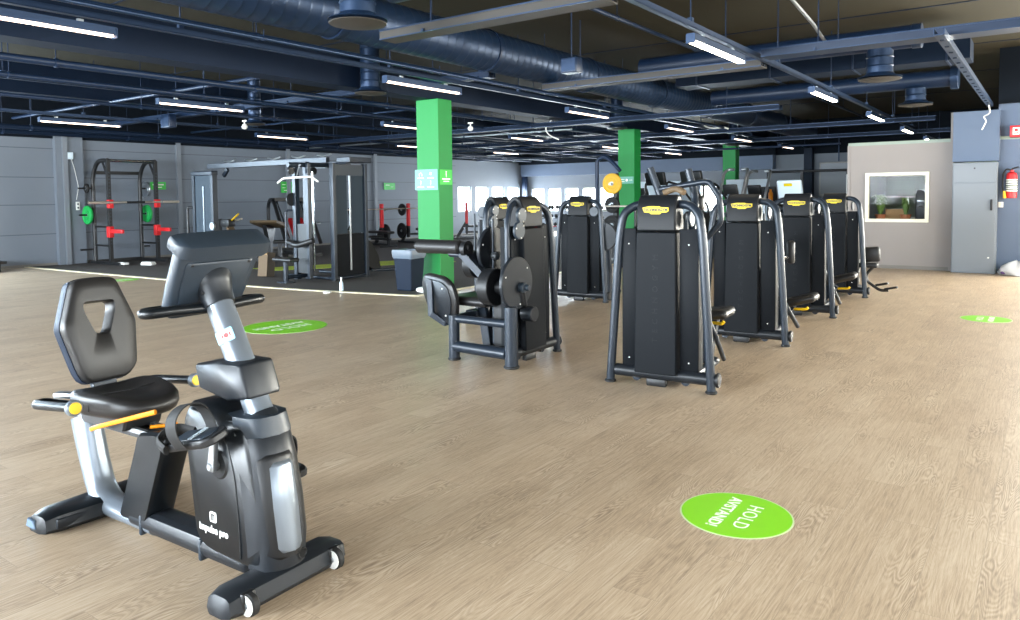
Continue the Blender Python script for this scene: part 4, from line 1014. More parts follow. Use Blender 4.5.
    b = MB(); b.box((-3.85, -.245, 1.0), (.03, .012, 1.6)); b.build('guide_slot', 'steel', t, smooth=False)
    b = MB(); b.box((-3.85, -.08, .55), (.34, .16, .8)); b.build('weight_stack', 'black', t, smooth=False)
    b = MB(); b.box((-3.85, -.2, .03), (1.0, .5, .06)); b.build('tower_base', 'tube', t, smooth=False)
    b = MB(); b.tube([(-4.26, -.25, 1.35), (-4.38, -.3, 1.35), (-4.38, -.3, .75)], .03, 10, .05); b.build('side_handle', 'black', t)
    b = MB(); b.lathe([(.02, -.02), (.08, -.02), (.08, .02), (.02, .02)], (-3.46, -.3, .95), 20, 'y'); b.build('pulley', 'steel', t)
cable_station()

# ------------------------------------------------------------------ power rack on the left wall
def plate(parent_t, c, r, th, m, axis='x', name='weight_plate'):
    b = MB(); b.lathe([(.03, -th/2), (r*.45, -th/2), (r*.5, -th*.3), (r*.78, -th*.3), (r*.84, -th/2), (r-.006, -th/2), (r, -th*.35), (r, th*.35), (r-.006, th/2), (r*.84, th/2), (r*.78, th*.3), (r*.5, th*.3), (r*.45, th/2), (.03, th/2)], c, 32, axis)
    return b
def free_plate(c, r, th, m, axis, label):
    b = MB(); plate_b = plate(None, (0, 0, 0), r, th, m, axis)
    t = thing('weight_plate', label, 'weight plate', c, 0, None)
    plate_b.build('disc', m, t)
    MB().lathe([(.026, -th*.55), (.045, -th*.55), (.045, th*.55), (.026, th*.55)], (0, 0, 0), 20, axis).build('hub_ring', 'steel', t)
    return t
def power_rack():
    t = thing('power_rack', 'black power rack with red safety arms standing against the grey left wall', 'power rack', (-18.3, 9.40, 0), 0)
    # two frames (near y=-.62, far y=.62); uprights at x=0 (front) and x=-.55 (rear)
    for y_ in (-.55, .60):
        MB().box((.30, y_, 1.24), (.08, .08, 2.48)).build('front_upright', 'black', t, smooth=False, bevel=.004)
        h = MB()
        for k in range(22): h.box((.342, y_, .5+.08*k), (.006, .03, .03))
        h.build('upright_holes', 'grey', t, smooth=False)
        MB().tube([(-.45, y_, .02), (-.45, y_, 2.12), (-.20, y_, 2.47), (.30, y_, 2.47)], .05, 10, .2).build('rear_upright', 'black', t)
        MB().box((.05, y_, .035), (1.4, .09, .07)).build('base_skid', 'black', t, smooth=False, bevel=.01)
        MB().beam((.26, y_, 2.10), (.05, y_, 2.43), .06, .02, up=(0, 1, 0)).build('gusset', 'black', t)
        for z in (.45, .90): MB().cyl((-.45, y_, z), (.30, y_, z), .025).build('side_rung', 'black', t)
        MB().box((.30, y_, .78), (.13, .12, .26), bev=.01).build('safety_bracket', 'red', t)
        MB().box((.62, y_, .80), (.55, .06, .09), bev=.01).build('safety_arm', 'red', t)
        MB().box((.34, y_, 1.44), (.12, .11, .20), bev=.01).build('bar_hook', 'red', t)
        for z in (1.18, 1.82, .35): MB().cyl((-.45, y_, z), (-.45, y_-.34 if y_ < 0 else y_+.2, z), .022).build('plate_peg', 'black', t)
    b = MB(); b.tube([(.30, -.55, 2.47), (.30, .60, 2.47)], .028, 12); b.tube([(-.10, -.55, 2.47), (-.10, .60, 2.47)], .024, 12); b.build('pull_up_bar', 'chrome', t)
    b = MB(); b.box((-.45, .02, .05), (.08, 1.1, .08)); b.build('rear_cross_bar', 'black', t, smooth=False)
    b = MB(); b.box((-.45, .02, 2.2), (.06, 1.1, .08)); b.build('rear_cross_bar', 'black', t, smooth=False)
    b = MB(); b.box((.75, -.50, .05), (.3, .12, .05), bev=.01); b.build('name_plate', 'white', t)
power_rack()
t = thing('barbell', 'long steel barbell resting in the red hooks of the power rack', 'barbell', (-17.88, 9.42, 1.475), 0)
MB().cyl((0, -1.1, 0), (0, 1.1, 0), .022, n=14).build('bar', 'bar', t)
for s_ in (-1, 1):
    MB().cyl((0, s_*.66, 0), (0, s_*1.1, 0), .033, n=14).build('sleeve', 'bar', t); MB().drum((0, s_*.64, 0), (0, s_*.67, 0), .036).build('collar', 'steel', t)
MB().cyl((0, -.22, 0), (0, .22, 0), .025, n=14).build('knurl_sleeve', 'black', t)
free_plate((-18.75, 8.70, 1.18), .225, .055, 'green_plate', 'y', 'green bumper plate on the near side of the power rack')
free_plate((-18.75, 10.16, 1.18), .225, .055, 'green_plate', 'y', 'green bumper plate on the far side of the power rack')
free_plate((-18.75, 8.70, 1.82), .11, .05, 'rubber_blk', 'y', 'small dark plate high on the near peg of the power rack')
free_plate((-18.75, 10.16, 1.80), .20, .045, 'steel', 'y', 'grey plate high on the far side of the power rack')
t = thing('towel', 'small white folded towel on the floor at the foot of the power rack', 'towel', (-17.0, 9.2, .006), R(20))
MB().box((0, 0, .035), (.32, .18, .07), bev=.03).build('folded_cloth', 'white', t); MB().box((0, 0, .078), (.26, .15, .016), bev=.007).build('top_fold', 'white', t)

# ------------------------------------------------------------------ other strength equipment at the back left
def bench(name, label, loc, rz, pm='soft', back=25, seat_h=.45, group=None):
    t = thing(name, label, 'bench', loc, rz, group)
    b = MB(); b.box((-.32, 0, seat_h), (.36, .28, .07), bev=.03); b.build('seat', pm, t, ang=50)
    rot = Matrix.Translation((-.10, 0, seat_h)) @ RY(-back)
    b = MB(); b.box((.42, 0, 0), (.84, .28, .07), bev=.03); b.xf(rot); b.build('backrest', pm, t, ang=50)
    b = MB(); b.beam((-.5, 0, .08), (.6, 0, .08), .08, .08); b.beam((-.3, 0, .08), (-.3, 0, seat_h-.03), .07, .07); b.beam((.3, 0, .08), (.25, 0, seat_h+.1), .07, .07)
    b.box((-.5, 0, .04), (.08, .5, .06)); b.box((.6, 0, .04), (.08, .6, .06)); b.build('frame', 'black', t, smooth=False)
    return t
def incline_red():
    t = thing('plate_loaded_press', 'black incline press with red padded seat and silver guide rails by the left wall', 'press bench', (-16.4, 12.9, 0), R(-20))
    for y_ in (-.45, .45):
        b = MB(); b.tube([(-.75, y_, .05), (-.75, y_, 1.35), (-.55, y_, 1.52), (-.25, y_, 1.45), (.75, y_, .35)], .05, 8, .12); b.build('side_frame', 'black', t)
        b = MB(); b.cyl((-.45, y_*.7, 1.46), (.55, y_*.7, .50), .025); b.build('guide_rail', 'chrome', t)
    b = MB(); b.box((-.45, 0, 1.50), (.20, .8, .10)); b.build('top_bar', 'black', t, smooth=False, bevel=.01)
    b = MB(); b.box((0, 0, 0), (.75, .40, .12), bev=.04, rot=Matrix.Translation((.35, 0, .72)) @ RY(45)); b.build('red_pad', 'red_dk', t, ang=50)
    b = MB(); b.box((.70, 0, .42), (.35, .42, .10), bev=.03); b.build('seat', 'red_dk', t, ang=50)
    b = MB(); b.box((0, 0, .06), (1.7, .10, .10)); b.box((.80, 0, .05), (.10, .9, .08)); b.box((-.75, 0, .05), (.10, 1.0, .08)); b.build('base_frame', 'black', t, smooth=False)
    for y_ in (-.55, .55):
        q = MB(); q.cyl((.1, y_*.8, .85), (.1, y_*1.25, .85), .025); q.build('plate_peg', 'steel', t)
incline_red()
def preacher():
    t = thing('preacher_bench', 'black preacher bench with tan topped arm pad beside the red seated press', 'bench', (-15.3, 11.3, 0), R(-60))
    b = MB(); b.prism(rpoly([(-.35, .80), (.35, .95), (.38, 1.02), (-.3, .92)], .03), 'xz', -.33, .33, .02); b.build('arm_pad', 'card_dark', t, ang=50)
    b = MB(); b.prism([(-.30, .88), (.30, .90), (.08, .45), (-.08, .45)], 'xz', -.05, .05); b.box((0, 0, .3), (.12, .10, .6)); b.build('post', 'black', t, smooth=False)
    b = MB(); b.box((0, 0, .05), (.12, .8, .08)); b.box((-.3, 0, .05), (.7, .1, .08)); b.build('base_frame', 'black', t, smooth=False)
    b = MB(); b.box((-.6, 0, .45), (.32, .36, .08), bev=.03); b.build('seat', 'soft', t, ang=50); MB().box((-.6, 0, .22), (.08, .08, .42)).build('seat_post', 'black', t, smooth=False)
preacher()
def leg_machine():
    t = thing('plate_loaded_machine', 'low black plate loaded machine with yellow tipped levers behind the bike console', 'strength machine', (-16.2, 10.7, 0), R(10))
    b = MB(); b.box((0, 0, .06), (1.2, .1, .1)); b.box((.5, 0, .05), (.1, .9, .08)); b.box((-.5, 0, .05), (.1, .9, .08)); b.box((-.2, 0, .55), (.1, .1, 1.0)); b.build('base_frame', 'black', t, smooth=False)
    b = MB(); b.box((.1, 0, .95), (.28, .22, .18), bev=.02); b.build('pivot_block', 'black', t)
    for dz, dy, m in ((.17, .0, 'yellow'), (.05, .1, 'bar')):
        b = MB(); b.cyl((.2, dy, 1.0), (.55, dy-.1, 1.0+dz), .022); lab(b.build('lever', m, t), 'yellow lever' if m == 'yellow' else 'pale lever')
    for k in range(4): MB().drum((-.28+.03*k, -.12, 1.15-.14*k), (-.26+.03*k, -.05, 1.15-.14*k), .07).build('pulley', 'steel', t)
    b = MB(); b.beam((.15, 0, .85), (.55, 0, .30), .20, .05); b.build('foot_plate', 'card_dark', t, smooth=False)
leg_machine()
def squat_stand(label, x, y, rz):
    t = thing('bench_press_station', label, 'bench press', (x, y, 0), rz, 'red and black bench press stations by the left wall')
    for y_ in (-.42, .42):
        b = MB(); b.box((0, y_, .95), (.09, .10, .75)); b.build('red_upright', 'red', t, smooth=False, bevel=.008)
        b = MB(); b.beam((-.35, y_, .06), (0, y_, .62), .08, .08); b.beam((0, y_, .2), (0, y_, .6), .08, .08); b.box((-.1, y_, .04), (.9, .09, .07)); b.build('side_frame', 'black', t, smooth=False)
        for z in (1.12, .42): MB().cyl((-.1, y_, z), (-.1, y_*1.6, z), .022).build('plate_peg', 'steel', t)
    b = MB(); b.box((0, 0, .3), (.07, .8, .07)); b.build('cross_bar', 'black', t, smooth=False)
    b = MB(); b.box((.55, 0, .46), (1.1, .28, .08), bev=.03); b.build('bench_pad', 'soft', t, ang=50)
    b = MB(); b.box((.55, 0, .25), (1.0, .07, .07)); b.box((.95, 0, .22), (.07, .07, .42)); b.box((.95, 0, .03), (.07, .6, .06)); b.build('bench_frame', 'black', t, smooth=False)
    return t
for i, (x, y, l) in enumerate(((-17.3, 16.55, 'left'), (-17.3, 18.75, 'right'))):
    squat_stand('red and black bench press station by the left wall, %s' % ('the left one' if i == 0 else 'the one beside the green column'), x, y, R(-10))
    t = thing('barbell', 'barbell lying across the %s red bench press station' % ('left hand' if i == 0 else 'right hand'), 'barbell', (x, y, 1.16), R(-10))
    MB().cyl((.07, -1.05, 0), (.07, 1.05, 0), .018, n=10).build('bar', 'bar', t)
    for k, (yy, zz, r) in enumerate(((-.60, 1.12, .20), (-.62, .42, .26), (.62, .42, .26))):
        a = R(-10); px = x+(-.1)*math.cos(a)-yy*math.sin(a); py = y+(-.1)*math.sin(a)+yy*math.cos(a)
        free_plate((px, py, zz if zz != .42 else .42), r, .05, 'rubber_blk', 'y', 'black weight plate on the %s peg of the %s bench press station' % (('upper near', 'lower near', 'lower far')[k], ('left hand', 'right hand')[i])).rotation_euler = (0, 0, a)

# ------------------------------------------------------------------ dumbbell racks and the rest at the far end
def dumbbell_rack(label, x, y, rz, rows_=3, n=8, L=2.2):
    t = thing('dumbbell_rack', label, 'dumbbell rack', (x, y, 0), rz)
    for s_ in (-1, 1):
        MB().beam((s_*L/2, .25, .03), (s_*L/2, -.05, 1.1), .08, .06).build('upright', 'black', t, smooth=False); MB().box((s_*L/2, .05, .03), (.08, .7, .06)).build('foot', 'black', t, smooth=False)
    for k in range(rows_):
        z = .38+.32*k; MB().box((0, .14-.09*k, z), (L, .24, .03)).build('shelf', 'red' if k == 0 else 'black', t, smooth=False)
    XFM = Matrix.Translation((x, y, 0)) @ Matrix.Rotation(rz, 4, 'Z')
    return t, XFM
proto_db = None
def make_db():
    t = thing('dumbbell', 'black hex dumbbell', 'dumbbell', (0, 0, 0), 0, 'dumbbells on the far racks')
    MB().cyl((0, -.07, 0), (0, .07, 0), .016, n=10).build('handle', 'chrome', t)
    for s_ in (-1, 1): MB().drum((0, s_*.07, 0), (0, s_*.15, 0), .062, 12).build('head', 'rubber_blk', t)
    return t
first = True
racks = [('dumbbell rack below the far left windows, left of the roller machine', -15.3, 23.4, R(58)), ('dumbbell rack below the far windows, right of the roller machine', -11.5, 22.8, R(20))]
for ri, (l, x, y, rz) in enumerate(racks):
    t, X = dumbbell_rack(l, x, y, rz)
    for k in range(3):
        for j in range(7):
            lbl = 'black dumbbell on the %s shelf of the far %s rack, %s from the left' % (('bottom', 'middle', 'top')[k], ('left', 'right')[ri], ('first', 'second', 'third', 'fourth', 'fifth', 'sixth', 'seventh')[j])
            if first: d = make_db(); proto = d; d['label'] = lbl; first = False
            else: d = dup(proto, lbl)
            p = X @ Vector((-.9+.3*j, .14-.09*k, .38+.32*k+.08)); d.location = p; d.rotation_euler = (0, 0, rz)
squat_stand('red upright press station at the far end left of the dumbbells', -17.2, 21.2, R(40))['group'] = 'far press stations'
t = thing('plate_tree', 'black plate tree holding one large yellow plate left of the middle green column', 'plate rack', (-8.05, 15.0, 0), 0)
b = MB(); b.tube([(-.30, 0, .03), (-.30, 0, 2.32), (-.1, 0, 2.4), (.15, 0, 2.2), (.28, 0, 2.05)], .045, 10, .15); b.build('pull_up_post', 'navy', t)
b = MB(); b.box((0, 0, .04), (.9, .7, .07)); b.box((.18, 0, 1.0), (.1, .1, 2.0)); b.build('post', 'black', t, smooth=False)
for z in (1.76, 1.30, .85): MB().cyl((.18, -.3, z), (.18, .1, z), .025).build('plate_peg', 'steel', t)
free_plate((-7.87, 14.82, 1.77), .23, .06, 'yellow_plate', 'y', 'round yellow weight plate in front of the middle green column')
free_plate((-7.87, 14.82, 1.30), .18, .06, 'rubber_blk', 'y', 'dark weight plate hanging below the yellow plate')
free_plate((-7.87, 14.82, .85), .22, .06, 'rubber_blk', 'y', 'dark weight plate low on the plate tree under the yellow plate')
t = thing('barbell', 'barbell laid across behind the slate cam machine', 'barbell', (-7.6, 14.2, 1.28), 0)
MB().cyl((-.9, 0, 0), (.9, 0, 0), .02, n=10).build('bar', 'bar', t); MB().drum((-.75, 0, 0), (-.70, 0, 0), .06).build('collar', 'black', t)
MB().cyl((-.6, 0, 0), (-.6, 0, -1.28), .03).build('stand', 'black', t); MB().cyl((.6, 0, 0), (.6, 0, -1.28), .03).build('stand', 'black', t)

def treadmill(label, x, y, rz, silver=False, s=1.0):
    t = thing('treadmill', label, 'treadmill', (x, y, 0), rz, 'treadmills at the back')
    MB().box((0, 0, .12), (.80, 1.9, .16), bev=.04).build('deck', 'black', t); MB().box((0, -.05, .205), (.52, 1.7, .012)).build('belt', 'rubber_blk', t, smooth=False)
    MB().box((0, .85, .25), (.78, .45, .22), bev=.06).build('motor_cover', 'charcoal', t)
    for s_ in (-1, 1):
        MB().tube([(s_*.38, .75, .2), (s_*.38, .60, 1.25)], .045, 10).build('upright', 'charcoal', t)
        MB().tube([(s_*.38, .60, 1.22), (s_*.38, .40, 1.28), (s_*.36, -.15, 1.10)], .028, 10, .08).build('hand_rail', 'black', t)
    MB().box((0, .62, 1.54 if silver else 1.48), (.56 if silver else .80, .09, .56 if silver else .48), bev=.05, rot=RX(-18)).build('console', 'pale' if silver else 'black', t)
    q = MB(); q.box((0, .565, 1.50), (.46, .012, .32), rot=RX(-18)); q.build('screen', 'screen', t)
    if silver: MB().box((0, .755, 1.70), (.18, .02, .06), rot=RX(-18)).build('badge', 'badge', t)
    return t
def elliptical(label, x, y, rz):
    t = thing('elliptical_trainer', label, 'elliptical trainer', (x, y, 0), rz, 'elliptical trainers at the back')
    MB().box((0, .1, .10), (.55, 1.7, .12), bev=.04).build('base', 'black', t)
    MB().prism(rpoly([(.2, .12), (.85, .12), (.8, .7), (.45, .8), (.2, .5)], .1), 'yz', -.2, .2, .03).build('drive_housing', 'charcoal', t)
    MB().tube([(0, .55, .6), (0, .42, 1.50)], .05, 12).build('mast', 'silver', t)
    MB().box((0, .38, 1.60), (.36, .08, .28), bev=.03, rot=RX(-20)).build('console', 'black', t)
    for s_ in (-1, 1):
        MB().tube([(s_*.28, .45, .55), (s_*.28, .38, 1.45), (s_*.30, .15, 2.02), (s_*.24, .02, 2.10), (s_*.10, .05, 2.08)], .034, 10, .1).build('moving_arm', 'steel', t)
        MB().box((s_*.16, -.35, .35), (.16, .42, .06), bev=.02).build('foot_plate', 'black', t); MB().beam((s_*.2, -.5, .3), (s_*.26, .45, .55), .05, .06).build('link_bar', 'charcoal', t)
    return t
treadmill('black treadmill console seen above the pad lever machine, far left of the cardio row', -9.4, 20.3, R(160))
elliptical('elliptical trainer with tall curved arms right of the farthest green column', -5.95, 17.5, R(170))
elliptical('elliptical trainer with pale arms, right hand one of the pair', -6.0, 19.4, R(170))
treadmill('dark treadmill with orange bottle left of the silver one', -6.5, 21.9, R(175))
treadmill('silver backed treadmill with small yellow badge behind the strength machines', -4.60, 17.8, R(172), True)
t = thing('water_bottle', 'orange bottle standing in front of the dark back treadmill', 'bottle', (-6.12, 20.55, 1.30), 0)
MB().lathe([(.03, 0), (.06, .01), (.06, .22), (.03, .28), (.03, .33), (.001, .33)], n=18).build('bottle_body', 'orange', t); MB().cyl((0, 0, -1.30), (0, 0, 0), .03).build('stand', 'black', t)
t = thing('pull_up_frame', 'tall black frame arching behind the treadmills at the far end', 'pull up frame', (-5.9, 23.6, 0), 0)
for x0 in (-1.2, -.2, 1.1): MB().box((x0, 0, 1.1), (.08, .08, 2.2)).build('upright', 'black', t, smooth=False)
MB().tube([(-1.2, 0, 2.18), (1.1, 0, 2.18)], .04, 10).build('top_bar', 'black', t); MB().cyl((1.12, -.12, 1.4), (1.12, -.12, 2.05), .05).build('boxing_pad', 'white', t)
for i, x in enumerate((-6.9, -5.2)):
    tag(MB().box((x, 27.6, 1.55), (.28, .3, 3.1)).build('service_duct', 'blue_drk', None, smooth=False, bevel=.01), 'dark blue vertical casing on the far wall, %s one' % ('left' if i == 0 else 'right'), 'casing')
t = thing('wall_cabinet', 'grey metal wall cupboard on the far wall left of the office', 'cupboard', (-6.0, 27.5, 0), 0)
MB().box((0, 0, 2.0), (.95, .45, 1.15)).build('body', 'concrete', t, smooth=False, bevel=.01)
MB().box((0, -.235, 2.0), (.85, .02, 1.05)).build('door', 'cabinet', t, smooth=False); MB().cyl((.1, 0, 2.6), (.1, 0, 3.4), .02).build('conduit', 'galv', t)
def climber(label, x, y, rz):
    t = thing('stair_climber', label, 'stair climber', (x, y, 0), rz, 'stair climbers behind the nearest right machine')
    MB().prism(rpoly([(-.75, .03), (.75, .03), (.75, .9), (.45, 1.1), (-.6, .35)], .08), 'yz', -.30, .30, .03).build('stair_housing', 'black', t)
    for s_ in (-1, 1):
        MB().tube([(s_*.36, -.6, .3), (s_*.36, -.55, 1.2), (s_*.36, .1, 1.75), (s_*.34, .6, 1.85), (s_*.34, .65, .3)], .03, 10, .12).build('hand_rail', 'black', t)
    MB().box((0, .62, 1.92), (.62, .10, .34), bev=.03, rot=RX(-15)).build('console', 'black', t); MB().box((0, .56, 1.93), (.4, .012, .2), rot=RX(-15)).build('screen', 'screen', t)
climber('black stair climber console just right of the middle green column', -8.0, 18.3, R(165))
climber('black stair climber console left of the farthest green column', -7.0, 18.2, R(165))
# low partition of pale boards behind the cardio row
for i, (x0, x1) in enumerate(((-11.6, -10.3), (-10.25, -8.95), (-8.0, -6.7))):
    t = thing('partition_board', 'pale blue white partition board behind the treadmills, %s' % ('left one', 'middle one', 'right one beside the farthest column')[i], 'partition', ((x0+x1)/2, 22.4, 0), 0, 'pale partition boards')
    MB().box((0, 0, 1.05), (x1-x0, .05, 1.8)).build('board', 'pale', t, smooth=False, bevel=.004)
    for s_ in (-1, 1): MB().box((s_*(x1-x0)*.42, 0, .08), (.06, .5, .16)).build('foot', 'charcoal', t, smooth=False)

# ------------------------------------------------------------------ small things
t = thing('waste_bin', 'dark grey waste bin with pale liner beside the nearest green column', 'waste bin', (-8.45, 8.92, .006), R(5))
b = MB(); b.loft([[(x*.15, y*.15, 0) for x, y in ((-1, -1), (1, -1), (1, 1), (-1, 1))], [(x*.185, y*.185, .60) for x, y in ((-1, -1), (1, -1), (1, 1), (-1, 1))]]); b.build('bin_body', 'blue_drk', t, smooth=False, bevel=.02)
b = MB(); rings = []
for z, s_ in ((.52, .186), (.56, .200), (.63, .205), (.66, .20), (.655, .185), (.60, .17)):
    q = rrect(s_*2, s_*2, .03, 5); rings.append([(x*(1+.03*math.sin(k*2.3)), y*(1+.03*math.cos(k*1.7)), z+.006*math.sin(k*1.9)) for k, (x, y) in enumerate(q)])
b.loft(rings, cap=False); b.build('bin_liner', 'liner', t)
t = thing('paper_bundle', 'crumpled white bundle on the floor between the bin and the backrest', 'bundle', (-7.95, 8.72, .006), 0)
b = MB(); b.ball((0, 0, .05), .12, (1.3, .8, .42)); b.ball((.1, .03, .045), .08, (1.2, 1, .5)); b.build('crumpled_sheet', 'white', t)
t = thing('bottle', 'small clear bottle standing on the cream line of the rubber floor', 'bottle', (-9.33, 8.25, .0), 0)
MB().lathe([(.02, .0), (.033, .005), (.033, .13), (.014, .17), (.014, .2), (.001, .2)], n=16).build('bottle_body', 'pale', t); MB().lathe([(.001, .2), (.017, .2), (.017, .225), (.001, .225)], n=12).build('cap', 'white', t)
t = thing('soap_dish', 'small pale puck lying in front of the cream line left of the bottle', 'puck', (-9.35, 7.97, 0), 0)
MB().lathe([(.001, 0), (.06, 0), (.065, .02), (.05, .03), (.001, .03)], n=20).build('puck_body', 'white', t); MB().lathe([(.001, .03), (.03, .03), (.02, .04), (.001, .04)], n=16).build('puck_top', 'cream', t)
t = thing('cardboard_box', 'tall narrow brown cardboard piece leaning at the cable station seat', 'cardboard', (-12.3, 9.0, .006), R(20))
MB().box((0, 0, .24), (.20, .26, .47), rot=RX(-8)).build('box_body', 'card_dark', t, smooth=False, bevel=.004); MB().box((0, -.10, .46), (.19, .06, .03)).build('flap', 'carton', t, smooth=False)
t = thing('low_step', 'dark low platform at the far left edge of the floor', 'platform', (-18.6, 6.55, 0), 0)
MB().box((0, -.2, .20), (.5, .9, .06), bev=.02).build('top', 'black', t)
for s_ in (-1, 1): MB().box((0, s_*.3-.2, .085), (.4, .08, .17)).build('foot', 'black', t, smooth=False)

# wall switch box on the pilaster with hanging wire and a socket
t = thing('control_box', 'small pale box high on the left wall pilaster with a thin wire', 'control box', (XL+.14, 8.47, 2.60), 0)
MB().box((.03, 0, 0), (.06, .14, .17), bev=.008).build('box_body', 'pale', t); MB().tube([(.02, .04, -.08), (.02, .1, -.3), (.02, .18, -.75), (.02, .12, -1.05)], .006, 6, .1).build('wire', 'white', t)
t = thing('wall_socket', 'white double socket on the left wall pilaster below the control box', 'socket', (XL+.14, 8.62, 1.40), 0)
MB().box((.012, 0, 0), (.024, .09, .20), bev=.006).build('plate', 'white', t)
for z in (-.045, .045): MB().lathe([(.001, 0), (.022, 0), (.022, .004), (.001, .004)], (.024, 0, z), 14, 'x').build('outlet', 'grey', t)
# grey cabinet below the bulkhead
t = thing('metal_cabinet', 'tall grey metal cabinet at right between office wall and extinguisher', 'cabinet', (-1.13, 16.28, 0), 0)
MB().box((0, .0, 1.02), (.70, .30, 2.03)).build('body', 'cabinet', t, smooth=False, bevel=.004)
d1 = MB().box((0, -.16, .85), (.66, .018, 1.62)).build('door', 'cabinet', t, smooth=False, bevel=.003)
MB().box((.27, -.19, 1.26), (.035, .045, .20), bev=.01).build('handle', 'black', d1); MB().drum((.24, -.178, .30), (.24, -.168, .30), .015).build('lock', 'white', d1)
d2 = MB().box((0, -.16, 1.85), (.66, .018, .34)).build('upper_door', 'cabinet', t, smooth=False, bevel=.003)
MB().drum((0, -.178, 1.93), (0, -.168, 1.93), .013).build('lock', 'black', d2); lab(d2, 'shallow upper door with a small lock')
# fire extinguisher
t = thing('fire_extinguisher', 'red fire extinguisher with black hose hung on the blue grey wall at right', 'fire extinguisher', (-.57, 16.34, 1.38), 0)
MB().lathe([(.001, 0), (.075, 0), (.085, .01), (.085, .40), (.07, .45), (.03, .475), (.03, .50), (.001, .50)], n=28).build('cylinder', 'red', t)
MB().lathe([(.0862, .12), (.0872, .12), (.0872, .34), (.0862, .34)], n=28).build('label', 'white_paper', t)
q = MB()
for z in (.15, .19, .22, .26, .30): q.lathe([(.0874, z), (.0880, z), (.0880, z+.018), (.0874, z+.018)], n=28)
q.build('label_print', 'ink', t)
MB().tube([(.0, 0, .5), (.0, 0, .53), (.10, -.01, .56)], .012, 8, .02).build('lever', 'black', t); MB().tube([(-.02, 0, .51), (-.08, -.02, .53), (-.13, -.04, .45), (-.135, -.05, .2), (-.11, -.05, .08)], .014, 10, .06).build('hose', 'rubber_blk', t)
MB().cyl((-.11, -.05, .13), (-.10, -.05, 0), .02, .028).build('nozzle', 'yellow', t); MB().box((0, .09, .3), (.08, .06, .3)).build('bracket', 'black', t, smooth=False)
t = thing('wall_switch', 'small white switch on the wall under the extinguisher hose', 'switch', (-.735, 16.485, 1.26), 0)
MB().box((0, -.006, 0), (.08, .018, .10), bev=.004).build('plate', 'white', t); MB().box((0, -.018, 0), (.04, .012, .05), bev=.003).build('rocker', 'cream', t)
t = thing('exit_sign', 'red fire sign sticking out from the wall high at the right edge', 'sign', (-.50, 16.28, 2.57), 0)
MB().box((0, 0, 0), (.22, .30, .20), bev=.006).build('sign_body', 'red', t); q = MB(); q.box((-.015, -.153, .0), (.10, .004, .13)); q.build('sign_panel', 'white_paper', t, smooth=False)
q = MB(); q.box((-.015, -.156, .02), (.05, .004, .05)); q.box((-.015, -.156, -.035), (.07, .004, .02)); q.build('sign_symbol', 'red', t, smooth=False)
# white bag on the floor
t = thing('plastic_bag', 'white plastic bag of cleaning things slumped on the floor at the right wall', 'bag', (-.38, 16.10, 0), 0)
b = MB(); random.seed(3); rings = []
for z, r in ((0.0, .25), (.03, .30), (.09, .29), (.15, .24), (.21, .16), (.25, .07)):
    rings.append([((r*(1+.14*math.sin(3*a+z*22)+.06*math.sin(7*a)))*1.2*math.cos(a)-z*.1, (r*(1+.12*math.cos(4*a+z*13)))*.7*math.sin(a), z+.025*math.sin(5*a+z*9)*(z > .02)) for a in [2*PI*k/40 for k in range(40)]])
b.loft(rings); bg = b.build('bag_body', 'bag', t, ang=70)
for px, pz in ((-.24, .09), (-.19, .13), (-.27, .05)): MB().ball((px, -.12, pz), .032, (1.3, .6, .8)).build('dark_print', 'purple', t)

# things inside the office, seen through its window
def pot(label, x, y, z, h, m='leaf', n=26, sp=.25):
    t = thing('potted_plant', label, 'plant', (x, y, z), 0)
    MB().lathe([(.07, 0), (.10, .16), (.11, .16), (.11, .18), (.09, .18), (.001, .15)], n=20).build('pot', 'clay', t)
    b = MB(); rnd = random.Random(int(x*100))
    for k in range(n):
        a = rnd.random()*2*PI; l = h*(.5+.5*rnd.random()); o_ = sp*(.3+.7*rnd.random())
        p0 = Vector((.02*math.cos(a), .02*math.sin(a), .15)); p1 = Vector((o_*.5*math.cos(a), o_*.5*math.sin(a), .15+l*.8)); p2 = Vector((o_*math.cos(a), o_*math.sin(a), .15+l*.7)); w = Vector((-math.sin(a), math.cos(a), 0))*.022
        b.loft([[p0-w*.4, p0+w*.4, p0+w*.4+Vector((0, 0, .004)), p0-w*.4+Vector((0, 0, .004))], [p1-w, p1+w, p1+w+Vector((0, 0, .004)), p1-w+Vector((0, 0, .004))], [p2-w*.2, p2+w*.2, p2+w*.2+Vector((0, 0, .003)), p2-w*.2+Vector((0, 0, .003))]])
    b.build('leaves', m, t)
t = thing('office_desk', 'pale desk behind the office window', 'desk', (-2.45, 17.15, 0), 0)
MB().box((0, 0, .86), (1.5, .75, .04)).build('desk_top', 'cream', t, smooth=False)
for sx in (-.7, .7):
    for sy in (-.32, .32): MB().box((sx, sy, .42), (.05, .05, .84)).build('leg', 'steel', t, smooth=False)
pot('bushy light green potted plant behind the office window, left', -2.83, 17.0, .88, .55, 'leaf', 46, .24)
pot('spiky dark potted plant in the middle behind the office window', -2.36, 16.95, .88, .48, 'leaf', 30, .17)
t = thing('cardboard_box', 'light brown carton on the desk behind the office window', 'box', (-2.62, 17.35, .88), .2)
MB().box((0, 0, .14), (.34, .24, .28)).build('box_body', 'carton', t, smooth=False, bevel=.004); MB().box((0, 0, .283), (.36, .05, .004)).build('packing_tape', 'cream', t, smooth=False)
t = thing('coffee_machine', 'tall black coffee machine behind the office window, right', 'coffee machine', (-2.05, 17.1, .88), 0)
MB().box((0, 0, .34), (.28, .34, .68), bev=.03).build('body', 'black', t); MB().box((0, -.175, .40), (.2, .012, .14)).build('display', 'screen', t, smooth=False); MB().box((0, -.2, .06), (.2, .1, .04)).build('drip_tray', 'grey', t, smooth=False)
